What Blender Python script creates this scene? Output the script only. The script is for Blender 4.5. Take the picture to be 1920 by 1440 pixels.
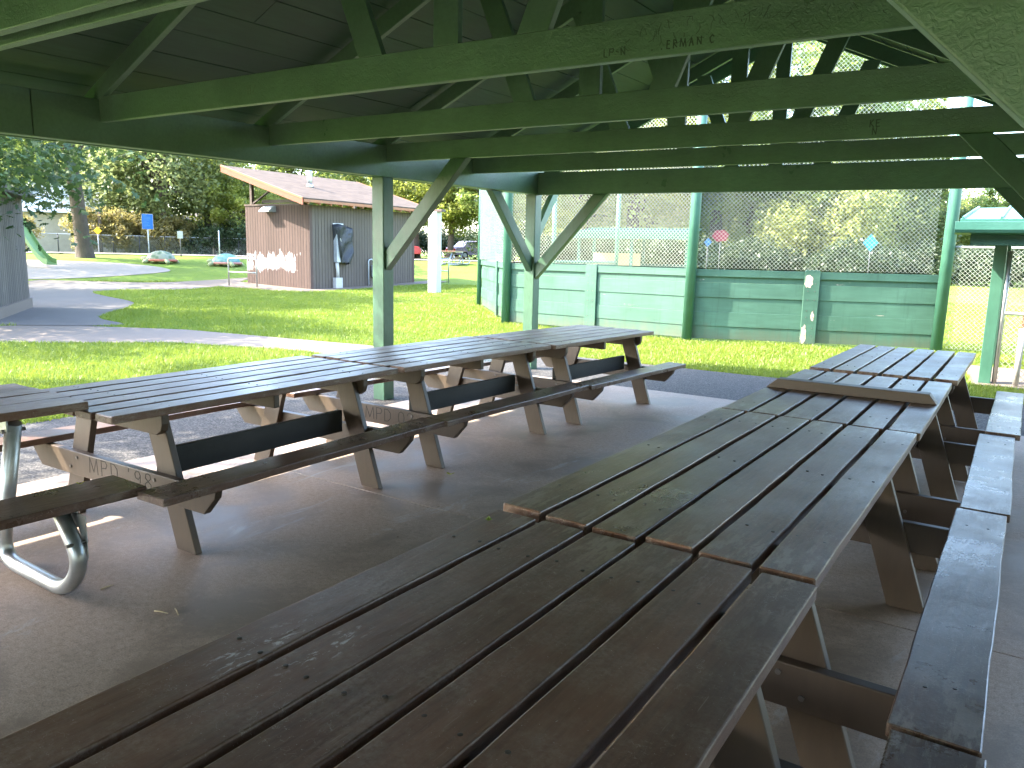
import bpy, bmesh, math, random
import numpy as np
import mathutils, mathutils.geometry
from mathutils import Vector, Matrix

for o in list(bpy.data.objects): bpy.data.objects.remove(o)
S = bpy.context.scene
COL = S.collection
R = math.radians

# ------------------------------------------------------------------ camera
cam_d = bpy.data.cameras.new('camera'); cam = bpy.data.objects.new('camera', cam_d); COL.objects.link(cam)
CAMH = 1.54
right = Vector((.8322696, .5539092, .0226273)); down = Vector((.1111695, -.1267710, -.9856827)); fwd = Vector((-.5431102, .8228692, -.1670854))
M = Matrix.Identity(4)
for i, v in enumerate((right, -down, -fwd)):
    for k in range(3): M[k][i] = v[k]
M.translation = Vector((0, 0, CAMH))
cam.matrix_world = M
cam_d.sensor_width = 36; cam_d.lens = 36 * 1441 / 1920
cam_d.clip_start = .02; cam_d.clip_end = 3000
S.camera = cam

# ------------------------------------------------------------------ sky, sun, exposure
SUN_EL, SUN_TO = R(43), Vector((-.83, -.56, 0)).normalized()
world = bpy.data.worlds.new('World'); S.world = world; world.use_nodes = True
nt = world.node_tree; bg = nt.nodes['Background']
sky = nt.nodes.new('ShaderNodeTexSky'); sky.sky_type = 'NISHITA'; sky.sun_disc = False
sky.sun_elevation = SUN_EL; sky.sun_rotation = math.atan2(SUN_TO.x, SUN_TO.y)
sky.air_density = 1.0; sky.dust_density = 1.6; sky.ozone_density = 1.0
nt.links.new(sky.outputs[0], bg.inputs[0]); bg.inputs[1].default_value = .15
sl = bpy.data.lights.new('sun', 'SUN'); sl.energy = 2.0; sl.angle = R(.5); sl.color = (1, .93, .80)
so = bpy.data.objects.new('sun', sl); COL.objects.link(so)
sd = Vector((SUN_TO.x * math.cos(SUN_EL), SUN_TO.y * math.cos(SUN_EL), math.sin(SUN_EL)))
so.rotation_euler = sd.to_track_quat('Z', 'Y').to_euler(); so.location = (-20, -14, 30)
S.view_settings.view_transform = 'Standard'; S.view_settings.look = 'None'
S.view_settings.exposure = 3.8; S.view_settings.gamma = 1
S.cycles.use_denoising = True; S.cycles.denoising_prefilter = 'ACCURATE'
S.cycles.max_bounces = 8; S.cycles.diffuse_bounces = 5; S.cycles.glossy_bounces = 3
S.cycles.transmission_bounces = 4; S.cycles.transparent_max_bounces = 6
S.cycles.caustics_reflective = False; S.cycles.caustics_refractive = False

# ------------------------------------------------------------------ materials
class NT:
    def __init__(s, name):
        s.m = bpy.data.materials.new(name); s.m.use_nodes = True
        s.t = s.m.node_tree; s.t.nodes.clear()
        s.out = s.n('ShaderNodeOutputMaterial')
    def n(s, k, **kw):
        x = s.t.nodes.new(k)
        for a, b in kw.items(): setattr(x, a, b)
        return x
    def l(s, a, b): s.t.links.new(a, b)
    def coords(s, scale=(1, 1, 1), rand=True, kind='Object'):
        tc = s.n('ShaderNodeTexCoord'); src = tc.outputs[kind]
        if rand:
            oi = s.n('ShaderNodeObjectInfo'); ml = s.n('ShaderNodeMath', operation='MULTIPLY'); ml.inputs[1].default_value = 37.
            s.l(oi.outputs['Random'], ml.inputs[0]); ad = s.n('ShaderNodeVectorMath', operation='ADD')
            s.l(src, ad.inputs[0]); s.l(ml.outputs[0], ad.inputs[1]); src = ad.outputs[0]
        mp = s.n('ShaderNodeMapping'); mp.inputs['Scale'].default_value = scale
        s.l(src, mp.inputs[0]); return mp.outputs[0]
    def noise(s, co, scale, detail=4, rough=.55, dist=0):
        x = s.n('ShaderNodeTexNoise'); x.inputs['Scale'].default_value = scale; x.inputs['Detail'].default_value = detail
        x.inputs['Roughness'].default_value = rough; x.inputs['Distortion'].default_value = dist
        s.l(co, x.inputs['Vector']); return x.outputs['Fac']
    def ramp(s, f, stops):
        x = s.n('ShaderNodeValToRGB'); e = x.color_ramp.elements
        while len(e) < len(stops): e.new(.5)
        for k, (p, c) in enumerate(stops):
            e[k].position = p; e[k].color = (c, c, c, 1) if not hasattr(c, '__len__') else (*c, 1)
        s.l(f, x.inputs[0]); return x.outputs[0]
    def mix(s, f, a, b, mode='MIX'):
        x = s.n('ShaderNodeMix', data_type='RGBA', blend_type=mode)
        for v, i in ((f, 0), (a, 6), (b, 7)):
            if hasattr(v, 'is_output'): s.l(v, x.inputs[i])
            elif i == 0: x.inputs[0].default_value = v
            else: x.inputs[i].default_value = (*v, 1)
        return x.outputs[2]
    def math(s, op, a, b=0):
        x = s.n('ShaderNodeMath', operation=op)
        for v, i in ((a, 0), (b, 1)):
            if hasattr(v, 'is_output'): s.l(v, x.inputs[i])
            else: x.inputs[i].default_value = v
        return x.outputs[0]
    def bump(s, h, strength, dist=.01, prev=None):
        x = s.n('ShaderNodeBump'); x.inputs['Strength'].default_value = strength; x.inputs['Distance'].default_value = dist
        s.l(h, x.inputs['Height'])
        if prev is not None: s.l(prev, x.inputs['Normal'])
        return x.outputs[0]
    def bsdf(s, col, rough=.6, metal=0, normal=None, spec=.5):
        x = s.n('ShaderNodeBsdfPrincipled')
        for v, k in ((col, 'Base Color'), (rough, 'Roughness'), (metal, 'Metallic')):
            if hasattr(v, 'is_output'): s.l(v, x.inputs[k])
            else: x.inputs[k].default_value = (*v, 1) if k == 'Base Color' else v
        x.inputs['Specular IOR Level'].default_value = spec
        if normal is not None: s.l(normal, x.inputs['Normal'])
        s.l(x.outputs[0], s.out.inputs[0]); return s.m

def dk(c, k): return tuple(v * k for v in c)

def m_paint(name, c, rough=.5, var=.25, grain=(1, 1, 1), gs=30, bump=.3, bd=.004, chips=None, chipat=.72, blotch=2.0, spec=.5, metal=0, crinkle=0, grime=None):
    N = NT(name); co = N.coords(grain); c0 = N.coords()
    big = N.noise(c0, blotch, 5, .6); g = N.noise(co, gs, 6, .6, .3)
    col = N.mix(N.ramp(big, [(.3, 0.), (.7, 1.)]), dk(c, 1 - var), dk(c, 1 + var))
    col = N.mix(N.ramp(g, [(.35, .35), (.6, 0.)]), col, dk(c, .62))
    if chips:
        ch = N.noise(co, gs * .45, 7, .7, .4)
        col = N.mix(N.ramp(ch, [(chipat, 0.), (chipat + .025, 1.)]), col, chips)
    if grime:
        tc = N.n('ShaderNodeTexCoord'); sp = N.n('ShaderNodeSeparateXYZ'); N.l(tc.outputs['Object'], sp.inputs[0])
        gz = N.math('ADD', N.math('DIVIDE', sp.outputs[2], grime), N.math('MULTIPLY', N.math('SUBTRACT', N.noise(N.coords((1, 1, .3)), 5, 6, .7), .5), 2.4))
        col = N.mix(N.ramp(gz, [(.0, .75), (1., 0.)]), col, (.085, .095, .060))
        st = N.ramp(N.noise(N.coords((1, 1, .06)), 16, 5, .7), [(.56, 0.), (.68, .35)]); col = N.mix(st, col, dk(c, .45))
    r = N.ramp(big, [(.3, max(.05, rough - .1)), (.7, min(1, rough + .12))])
    nm = N.bump(g, bump, bd)
    if crinkle:
        v = N.noise(c0, 55, 4, .6, 1.2); nm = N.bump(v, crinkle, .004, nm)
    return N.bsdf(col, r, metal, nm, spec)

GREEN = (.105, .205, .125)
m_green = m_paint('green_paint', GREEN, .42, .22, (1, 1, 1), 40, .25, .003, crinkle=.35, chips=(.30, .33, .25), chipat=.765)
m_green_post = m_paint('green_paint_darkened', (.044, .112, .062), .42, .22, (1, 1, .3), 40, .3, .003, crinkle=.35, chips=(.30, .33, .25), chipat=.76)  # shelter green darkened in colour for posts and braces that catch sun
m_green_chord = m_paint('green_paint_crinkled', (.112, .212, .132), .36, .22, (.35, 1, 1), 45, .4, .004, crinkle=.9, chips=(.30, .33, .25), chipat=.775)
m_deck = m_paint('green_roof_boards', (.036, .086, .054), .6, .35, (1, .12, 1), 30, .3, .003, chips=(.16, .15, .12), chipat=.72, blotch=1.2)
m_teal = m_paint('teal_green_wall_paint', (.050, .122, .083), .55, .18, (.12, .12, 1), 22, .35, .004, chips=(.42, .36, .29), chipat=.685, blotch=1.5, grime=.28)
m_teal_pipe = m_paint('teal_green_post_paint', (.045, .135, .090), .45, .15, (1, 1, .2), 20, .15, .002)
m_teal_metal = m_paint('green_metal_roofing', (.045, .15, .12), .38, .1, (1, 1, 1), 15, .05, .002)
m_dkteal = m_paint('dark_green_trim', (.02, .075, .05), .5, .2)
m_shingle_top = m_paint('roof_shingles_dark', (.10, .09, .08), .9, .3, gs=60)
m_leg = m_paint('brown_leg_paint', (.068, .045, .028), .45, .16, (1, 1, .15), 40, .2, .002, chips=(.30, .23, .16), chipat=.80)
m_leg_shaded = m_paint('brown_leg_paint_shaded', (.052, .034, .022), .5, .2, (1, 1, .15), 40, .2, .002, chips=(.30, .23, .16), chipat=.80)  # leg paint darkened: the deeper shade of the right row put into colour
m_board_shaded = m_paint('shaded_stretcher_board', (.017, .018, .015), .7, .2)  # near-black stretcher: shade on its side put into the colour
m_nail = m_paint('painted_nail_head', (.035, .026, .020), .4, .2)
m_cut = m_paint('carved_groove', (.018, .013, .009), .8, .1)
m_rawend = m_paint('raw_wood_end', (.42, .23, .14), .8, .2, gs=70)
m_galv = m_paint('galvanised_pipe', (.44, .46, .46), .34, .25, (1, 1, 1), 14, .08, .002, metal=.8)
m_wire = m_paint('galvanised_wire', (.34, .37, .30), .55, .1, metal=.2)
m_bolt = m_paint('bolt_metal', (.16, .15, .14), .45, .2, metal=.8)
m_white = m_paint('white_paint', (.45, .43, .40), .6, .1, gs=25, chips=(.45, .42, .38), chipat=.76)
m_greymetal = m_paint('grey_metal', (.42, .44, .46), .4, .12, metal=.3)
m_tarp = m_paint('black_plastic_sheet', (.016, .018, .024), .42, .3, (1, 1, .5), 9, 1.0, .05)
m_orange = m_paint('new_orange_wood', (.33, .13, .055), .6, .25, (.2, .2, 1), 20, .2, .002)
m_black = m_paint('black_rubber', (.012, .012, .012), .8, .1)
m_glass = m_paint('dark_window_glass', (.03, .035, .04), .1, .1, bump=0)

def m_table(name, scuff=False, tint=(.135, .069, .041), rough=.33, dust=.30):
    """brown painted outdoor planks, grain along local Y, worn"""
    N = NT(name); cg = N.coords((1, .07, 1)); c0 = N.coords(); cr = N.coords((1, .25, 1))
    big = N.noise(c0, 2.3, 5, .62); grain = N.noise(cg, 85, 7, .65, .25); wave = N.noise(cr, 7, 4, .6, .6)
    col = N.mix(N.ramp(big, [(.3, 0.), (.72, 1.)]), dk(tint, .84), dk(tint, 1.2))
    col = N.mix(N.ramp(grain, [(.36, .7), (.55, 0.)]), col, dk(tint, .55))
    pv = N.noise(N.coords((5.2, .2, 1)), 1.15, 2, .4); col = N.mix(N.ramp(pv, [(.38, .5), (.5, 0.)]), col, dk(tint, .62)); col = N.mix(N.ramp(pv, [(.52, 0.), (.64, .4)]), col, dk(tint, 1.45))
    gm_ = N.n('ShaderNodeNewGeometry'); edge = N.math('MULTIPLY', N.ramp(gm_.outputs['Pointiness'], [(.53, 0.), (.60, 1.)]), N.ramp(N.noise(cr, 24, 5, .7), [(.5, 0.), (.60, .75)]))
    # dusty film and fine pale scratches
    film = N.math('MULTIPLY', N.ramp(N.noise(c0, 5.5, 6, .68), [(.44, 0.), (.72, dust * 1.5)]), N.ramp(N.noise(c0, 90, 4, .75), [(.40, .1), (.60, 1.)]))
    col = N.mix(film, col, (.30, .255, .215))
    v = N.n('ShaderNodeTexVoronoi', feature='DISTANCE_TO_EDGE'); v.inputs['Scale'].default_value = 14
    wv = N.n('ShaderNodeVectorMath', operation='ADD'); nz = N.n('ShaderNodeTexNoise'); nz.inputs['Scale'].default_value = 11; nz.inputs['Detail'].default_value = 5
    N.l(c0, nz.inputs['Vector']); sc = N.n('ShaderNodeVectorMath', operation='SCALE'); sc.inputs['Scale'].default_value = .35
    N.l(nz.outputs['Color'], sc.inputs[0]); N.l(c0, wv.inputs[0]); N.l(sc.outputs[0], wv.inputs[1]); N.l(wv.outputs[0], v.inputs['Vector'])
    line = N.ramp(v.outputs['Distance'], [(.0, .8), (.012, 0.)])
    gate = N.ramp(N.noise(c0, 3.7, 4, .6), [(.46, 0.), (.56, 1.)])
    brk = N.ramp(N.noise(c0, 60, 3, .7), [(.48, 0.), (.56, 1.)])
    col = N.mix(N.math('MULTIPLY', N.math('MULTIPLY', line, gate), brk), col, (.36, .31, .27))
    scr = N.ramp(N.noise(N.coords((5, .22, 1)), 40, 3, .5, .1), [(.70, 0.), (.73, .5)])
    col = N.mix(scr, col, (.28, .22, .18))
    spk = N.ramp(N.noise(c0, 210, 2, .5), [(.72, 0.), (.75, .8)])
    col = N.mix(spk, col, (.36, .33, .3))
    if scuff:
        for (px, py, rad, st) in SCUFFS:
            tc = N.n('ShaderNodeTexCoord'); mp = N.n('ShaderNodeMapping'); mp.inputs['Location'].default_value = (-px / rad[0], -py / rad[1], 0)
            mp.inputs['Scale'].default_value = (1 / rad[0], 1 / rad[1], 0); N.l(tc.outputs['Object'], mp.inputs[0])
            ln = N.n('ShaderNodeVectorMath', operation='LENGTH'); N.l(mp.outputs[0], ln.inputs[0])
            fall = N.ramp(ln.outputs['Value'], [(.0, 1.), (.55, .55), (1., 0.)])
            bits = N.ramp(N.noise(N.coords((1, .35, 1), False), 62, 6, .75, .4), [(.56, 0.), (.64, 1.)])
            col = N.mix(N.math('MULTIPLY', N.math('MULTIPLY', fall, bits), st), col, (.62, .60, .58))
    col = N.mix(edge, col, (.33, .27, .21))
    rg = N.mix(N.ramp(big, [(.3, 0.), (.7, 1.)]), (rough - .07,) * 3, (rough + .12,) * 3)
    rg = N.mix(film, rg, (.6,) * 3)
    nm = N.bump(grain, .3, .0025); nm = N.bump(wave, .35, .012, nm)
    nm = N.bump(N.noise(c0, 120, 4, .7), .12, .003, nm)
    return N.bsdf(col, rg, 0, nm, .5)
SCUFFS = [(-.375, 1.02, (.07, .17), .95), (-.265, 1.09, (.05, .15), .95)]   # filled in table-local metres below
m_top = m_table('brown_plank_paint')
m_top_near = m_table('brown_plank_paint_scuffed', True, rough=.40, dust=.36)
m_seat = m_table('brown_seat_paint', tint=(.112, .060, .038), rough=.27)

def m_ground(name, stops, scale=30, rough=.95, bump=.4, bd=.01, cracks=None, detail=8, big=.5, stain=None):
    N = NT(name); c0 = N.coords(rand=False)
    f = N.noise(c0, scale, detail, .7); b = N.noise(c0, big, 4, .6)
    col = N.ramp(f, stops)
    col = N.mix(N.ramp(b, [(.35, .55), (.65, 0.)]), col, N.ramp(f, [(p, dk(c, .78)) for p, c in stops]))
    if stain:
        md = N.noise(c0, 38, 9, .8); col = N.mix(N.ramp(md, [(.36, .55), (.5, 0.)]), col, dk(stain, .75)); col = N.mix(N.ramp(md, [(.54, 0.), (.66, .5)]), col, (.50, .42, .35))
        st = N.ramp(N.noise(c0, 1.7, 7, .68, .5), [(.47, 0.), (.60, .85)]); col = N.mix(st, col, stain)
        sp = N.ramp(N.noise(c0, 13, 8, .8, .8), [(.62, 0.), (.68, .4)]); col = N.mix(sp, col, dk(stain, .6))
        lt = N.ramp(N.noise(N.coords((1, .4, 1), False), 3.1, 8, .75, .6), [(.60, 0.), (.66, .5)]); col = N.mix(lt, col, (.42, .39, .36))
    nm = N.bump(f, bump, bd)
    return N.bsdf(col, rough if not stain else N.ramp(N.noise(c0, 1.7, 7, .68, .5), [(.4, .72), (.62, .48)]), 0, nm, .4)
m_slab = m_ground('stained_concrete', [(.36, (.25, .187, .143)), (.5, (.365, .275, .213)), (.64, (.49, .372, .29))], 170, .7, .25, .002, stain=(.20, .15, .115))
m_walk = m_ground('pale_concrete_path', [(.3, (.140, .108, .083)), (.7, (.185, .147, .115))], 60, .9, .2, .003)
m_asphalt = m_ground('worn_asphalt', [(.3, (.085, .074, .066)), (.7, (.125, .110, .098))], 90, .9, .3, .004)
m_sand = m_ground('pale_play_sand', [(.3, (.22, .19, .16)), (.7, (.28, .245, .21))], 12, 1, .3, .02)
m_road = m_ground('pale_gravel_road', [(.3, (.20, .175, .155)), (.7, (.26, .23, .205))], 8, 1, .2, .02)

def m_gravel_():
    N = NT('dark_pea_gravel'); c0 = N.coords(rand=False)
    v = N.n('ShaderNodeTexVoronoi'); v.inputs['Scale'].default_value = 85; N.l(c0, v.inputs['Vector'])
    col = N.ramp(N.math('FRACT', N.math('MULTIPLY', v.outputs['Color'], 3.1)), [(.0, (.012, .011, .010)), (.5, (.034, .031, .028)), (1., (.115, .104, .094))])
    nm = N.bump(v.outputs['Distance'], -1., .012)
    return N.bsdf(col, .85, 0, nm, .4)
m_gravel = m_gravel_()

def m_grass_ground():
    N = NT('lawn_turf'); c0 = N.coords(rand=False)
    f = N.noise(c0, 26, 8, .75); b = N.noise(c0, .35, 5, .6); d = N.noise(c0, 2.2, 5, .65)
    col = N.ramp(f, [(.3, (.055, .095, .010)), (.5, (.11, .17, .018)), (.72, (.17, .225, .032))])
    col = N.mix(N.ramp(b, [(.4, 0.), (.7, .45)]), col, (.15, .185, .04))
    col = N.mix(N.ramp(d, [(.55, 0.), (.72, .35)]), col, (.05, .115, .014))
    return N.bsdf(col, .9, 0, N.bump(f, .8, .04), .2)
m_turf = m_grass_ground()

def m_leafy(name, a, b, trans=.35, attr=True, hue=0.):
    N = NT(name); at = N.n('ShaderNodeAttribute', attribute_name='tint'); oi = N.n('ShaderNodeObjectInfo')
    col = N.mix(at.outputs['Fac'], a, b)
    d = N.n('ShaderNodeBsdfDiffuse'); t = N.n('ShaderNodeBsdfTranslucent'); g = N.n('ShaderNodeBsdfGlossy'); g.inputs['Roughness'].default_value = .45
    hs = N.n('ShaderNodeHueSaturation'); N.l(col, hs.inputs['Color']); N.l(N.math('ADD', N.math('MULTIPLY', oi.outputs['Random'], .5), .75), hs.inputs['Value'])
    N.l(hs.outputs[0], d.inputs[0]); N.l(N.mix(.5, hs.outputs[0], dk(b, 1.5)), t.inputs[0])
    g.inputs[0].default_value = (.6, .6, .6, 1)
    m = N.n('ShaderNodeMixShader'); m.inputs[0].default_value = trans; N.l(d.outputs[0], m.inputs[1]); N.l(t.outputs[0], m.inputs[2])
    m2 = N.n('ShaderNodeMixShader'); m2.inputs[0].default_value = .05; N.l(m.outputs[0], m2.inputs[1]); N.l(g.outputs[0], m2.inputs[2])
    N.l(m2.outputs[0], N.out.inputs[0]); return N.m
m_blade = m_leafy('grass_blade', (.095, .160, .012), (.225, .270, .036), .4)
m_leaf_oak = m_leafy('oak_leaf', (.025, .055, .018), (.075, .115, .035), .25)
m_leaf_a = m_leafy('yellow_green_leaf', (.105, .140, .024), (.290, .320, .065), .65)
m_leaf_b = m_leafy('mid_green_leaf', (.085, .130, .028), (.235, .290, .072), .65)
m_leaf_c = m_leafy('grey_green_leaf', (.105, .140, .050), (.260, .300, .115), .65)
m_leaf_d = m_leafy('olive_willow_leaf', (.145, .170, .040), (.350, .370, .115), .65)
m_leaf_h = m_leafy('dry_hedge_leaf', (.120, .105, .045), (.290, .250, .080), .55)
m_leaf_k = m_leafy('dark_shrub_leaf', (.018, .034, .014), (.055, .080, .030), .25)
m_bark = m_paint('rough_bark', (.085, .063, .048), .95, .35, (1, 1, .16), 14, 1.0, .08, blotch=2.)
m_bark_d = m_paint('dark_bark', (.075, .055, .042), .95, .3, (1, 1, .2), 14, .8, .05)

def m_board(name, c, w=.16, white=None, var=.2, vert=True, axis='x', chips=None, dark=.22):
    """vertical boards: grooves cut by colour-free bump and a dark joint"""
    N = NT(name); c0 = N.coords(rand=False); tc = N.n('ShaderNodeTexCoord'); sp = N.n('ShaderNodeSeparateXYZ'); N.l(tc.outputs['Object'], sp.inputs[0])
    u = N.math('DIVIDE', N.math('ADD', sp.outputs['XYZ'.index(axis.upper())], 100), w)
    fr = N.math('FRACT', u); fl = N.math('FLOOR', u)
    wn = N.n('ShaderNodeTexWhiteNoise', noise_dimensions='1D'); N.l(fl, wn.inputs['W'])
    col = N.mix(wn.outputs['Value'], dk(c, 1 - var), dk(c, 1 + var))
    g = N.noise(N.coords((1, 1, .08), False), 40, 6, .65, .3)
    col = N.mix(N.ramp(g, [(.35, .5), (.6, 0.)]), col, dk(c, .6))
    if chips: col = N.mix(N.ramp(N.noise(N.coords((1, 1, .25), False), 9, 6, .7), [(.58, 0.), (.68, .7)]), col, chips)
    if white:
        (cx, cz, rx, rz) = white
        mx = N.math('ABSOLUTE', N.math('DIVIDE', N.math('SUBTRACT', sp.outputs['XYZ'.index(axis.upper())], cx), rx)); mz = N.math('ABSOLUTE', N.math('DIVIDE', N.math('SUBTRACT', sp.outputs[2], cz), rz))
        d = N.math('MAXIMUM', mx, mz)
        nn = N.noise(N.coords((1, 1, .28), False), 3.6, 6, .65, .5); ms = N.ramp(N.math('ADD', d, N.math('MULTIPLY', N.math('SUBTRACT', nn, .5), 3.6)), [(.45, 1.), (1.25, 0.)])
        col = N.mix(N.math('MULTIPLY', ms, .9), col, (.72, .70, .70))
    joint = N.ramp(fr, [(.0, 0.), (.10, 1.), (.90, 1.), (1., 0.)])
    col = N.mix(joint, dk(c, dark), col)
    return N.bsdf(col, .75, 0, N.bump(joint, 1., .02, N.bump(g, .3, .004)), .3)

def m_shingle():
    N = NT('brown_asphalt_shingles'); tc = N.n('ShaderNodeTexCoord'); mp = N.n('ShaderNodeMapping'); mp.inputs['Rotation'].default_value = (0, 0, R(90)); N.l(tc.outputs['Object'], mp.inputs[0])
    b = N.n('ShaderNodeTexBrick'); b.inputs['Scale'].default_value = 1; b.inputs['Brick Width'].default_value = .32; b.inputs['Row Height'].default_value = .16; b.inputs['Mortar Size'].default_value = .008
    b.inputs['Color1'].default_value = (.062, .045, .034, 1); b.inputs['Color2'].default_value = (.104, .078, .058, 1); b.inputs['Mortar'].default_value = (.09, .07, .06, 1); b.inputs['Bias'].default_value = .1
    N.l(mp.outputs[0], b.inputs['Vector']); n = N.noise(N.coords(rand=False), 60, 5, .7)
    col = N.mix(N.ramp(n, [(.4, .4), (.6, 0.)]), b.outputs['Color'], (.06, .045, .04))
    return N.bsdf(col, .95, 0, N.bump(b.outputs['Fac'], -.6, .012, N.bump(n, .4, .006)), .2)
m_shing = m_shingle()
m_flat = {}
def flat(name, c, rough=.6, metal=0):
    if name not in m_flat: m_flat[name] = m_paint(name, c, rough, .12, metal=metal, bump=.08)
    return m_flat[name]

# ------------------------------------------------------------------ mesh builder
class MB:
    def __init__(s): s.v = []; s.f = []; s.mi = []; s.cur = 0; s.smooth = []
    def add(s, vs, fs, sm=False):
        o = len(s.v); s.v += [tuple(p) for p in vs]
        for f in fs: s.f.append([i + o for i in f]); s.mi.append(s.cur); s.smooth.append(sm)
        return s
    def box(s, x0, x1, y0, y1, z0, z1):
        v = [(x, y, z) for z in (z0, z1) for y in (y0, y1) for x in (x0, x1)]
        return s.add(v, [(0, 2, 3, 1), (4, 5, 7, 6), (0, 1, 5, 4), (1, 3, 7, 5), (3, 2, 6, 7), (2, 0, 4, 6)])
    def prism(s, poly, n0, n1, fr):
        """poly in 2D (a,b) mapped by fr(a,b,n)"""
        k = len(poly); v = [fr(a, b, n0) for a, b in poly] + [fr(a, b, n1) for a, b in poly]
        return s.add(v, [list(range(k))[::-1], list(range(k, 2 * k))] + [(i, (i + 1) % k, (i + 1) % k + k, i + k) for i in range(k)])
    def bar(s, p, q, w, h, up=(0, 0, 1)):
        """bar from p to q, w across (side) and h along up"""
        p, q, up = Vector(p), Vector(q), Vector(up); d = (q - p).normalized(); sd_ = d.cross(up).normalized(); u = sd_.cross(d)
        v = [c + sd_ * (a * w / 2) + u * (b * h / 2) for c in (p, q) for a, b in ((-1, -1), (1, -1), (1, 1), (-1, 1))]
        return s.add(v, [(3, 2, 1, 0), (4, 5, 6, 7), (0, 1, 5, 4), (1, 2, 6, 5), (2, 3, 7, 6), (3, 0, 4, 7)])
    def tube(s, pts, r, n=12, caps=True):
        pts = [Vector(p) for p in pts]; rs = r if hasattr(r, '__len__') else [r] * len(pts); ring = []; vs = []
        t0 = (pts[1] - pts[0]).normalized(); u = t0.cross(Vector((0, 0, 1)) if abs(t0.z) < .9 else Vector((0, 1, 0))).normalized()
        for i, p in enumerate(pts):
            t = (pts[min(i + 1, len(pts) - 1)] - pts[max(i - 1, 0)]).normalized(); u = (u - t * u.dot(t)).normalized(); w = t.cross(u)
            for k in range(n):
                a = 2 * math.pi * k / n; vs.append(p + (u * math.cos(a) + w * math.sin(a)) * rs[i])
        fs = [(i * n + k, i * n + (k + 1) % n, (i + 1) * n + (k + 1) % n, (i + 1) * n + k) for i in range(len(pts) - 1) for k in range(n)]
        s.add(vs, fs, True)
        if caps:
            o = len(s.v) - len(vs)
            s.f.append([o + k for k in range(n)][::-1]); s.mi.append(s.cur); s.smooth.append(False)
            s.f.append([o + (len(pts) - 1) * n + k for k in range(n)]); s.mi.append(s.cur); s.smooth.append(False)
        return s
    def plank(s, x0, x1, y0, y1, z0, z1, rnd, seg=.12, wob=.0016, r=.0045):
        """board along Y, rounded arrises, slightly wavering edges"""
        n = max(2, int((y1 - y0) / seg)); prof = []
        for cx, cz, a0 in ((x1 - r, z1 - r, 0), (x0 + r, z1 - r, 90), (x0 + r, z0 + r, 180), (x1 - r, z0 + r, 270)):
            for k in range(3): a = R(a0 + 45 * k); prof.append((cx + r * math.cos(a), cz + r * math.sin(a)))
        k = len(prof); vs = []; wx0 = wx1 = wz = 0.; xm = (x0 + x1) / 2
        for i in range(n + 1):
            y = y0 + (y1 - y0) * i / n
            wx0 = wx0 * .7 + rnd.uniform(-wob, wob); wx1 = wx1 * .7 + rnd.uniform(-wob, wob); wz = wz * .7 + rnd.uniform(-wob, wob) * .6
            e = .004 if i in (0, n) else 0
            for (x, z) in prof:
                xx = x + (wx1 if x > xm else wx0) + (e if x < xm else -e); zz = z + wz + (e if z < (z0 + z1) / 2 else -e)
                vs.append((xx, y, zz))
            if i == 0 or i == n - 1: pass
        fs = [(i * k + j, i * k + (j + 1) % k, (i + 1) * k + (j + 1) % k, (i + 1) * k + j) for i in range(n) for j in range(k)]
        fs = [f[::-1] for f in fs]
        fs += [list(range(k)), [n * k + j for j in range(k)][::-1]]
        # pull the second and second-last rings close to the ends so the ends read crisp
        for ring, yy in ((1, y0 + .004), (n - 1, y1 - .004)):
            if n > 3:
                for j in range(k): vs[ring * k + j] = (vs[ring * k + j][0], yy, vs[ring * k + j][2])
        return s.add(vs, fs)
    def build(s, name, mat, parent=None, off=(0, 0, 0), bev=0):
        me = bpy.data.meshes.new(name); ox, oy, oz = off
        me.from_pydata([(x - ox, y - oy, z - oz) for x, y, z in s.v], [], s.f)
        mats = mat if isinstance(mat, (list, tuple)) else [mat]
        for m in mats: me.materials.append(m)
        me.polygons.foreach_set('material_index', s.mi); me.polygons.foreach_set('use_smooth', s.smooth)
        me.update()
        bm = bmesh.new(); bm.from_mesh(me); bmesh.ops.recalc_face_normals(bm, faces=bm.faces); bm.to_mesh(me); bm.free()
        o = bpy.data.objects.new(name, me); COL.objects.link(o)
        if parent: o.parent = parent
        elif off != (0, 0, 0): o.location = off
        if bev:
            b = o.modifiers.new('bevel', 'BEVEL'); b.width = bev; b.segments = 2; b.limit_method = 'ANGLE'
        return o

def tag(o, label=None, cat=None, group=None, kind=None):
    for k, v in (('label', label), ('category', cat), ('group', group), ('kind', kind)):
        if v: o[k] = v
    return o
def empty(name, loc=(0, 0, 0), rz=0, **kw):
    o = bpy.data.objects.new(name, None); COL.objects.link(o); o.location = loc; o.rotation_euler = (0, 0, rz); o.empty_display_size = .2
    return tag(o, **kw)
def copy_tree(o, parent=None):
    c = o.copy(); COL.objects.link(c)
    if parent: c.parent = parent
    for ch in list(o.children): copy_tree(ch, c)
    return c

def arc_pts(c, r, a0, a1, n, fr):
    return [fr(c[0] + r * math.cos(R(a0 + (a1 - a0) * i / n)), c[1] + r * math.sin(R(a0 + (a1 - a0) * i / n))) for i in range(n + 1)]
def fillet(pts, r, n=6):
    """round the corners of a 3D polyline"""
    pts = [Vector(p) for p in pts]; out = [pts[0]]
    for i in range(1, len(pts) - 1):
        a = (pts[i - 1] - pts[i]); b = (pts[i + 1] - pts[i]); d = min(r, a.length * .49, b.length * .49)
        p0 = pts[i] + a.normalized() * d; p2 = pts[i] + b.normalized() * d
        for k in range(n + 1):
            t = k / n; out.append(p0 * (1 - t) ** 2 + pts[i] * 2 * t * (1 - t) + p2 * t * t)
    return out + [pts[-1]]

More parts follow.
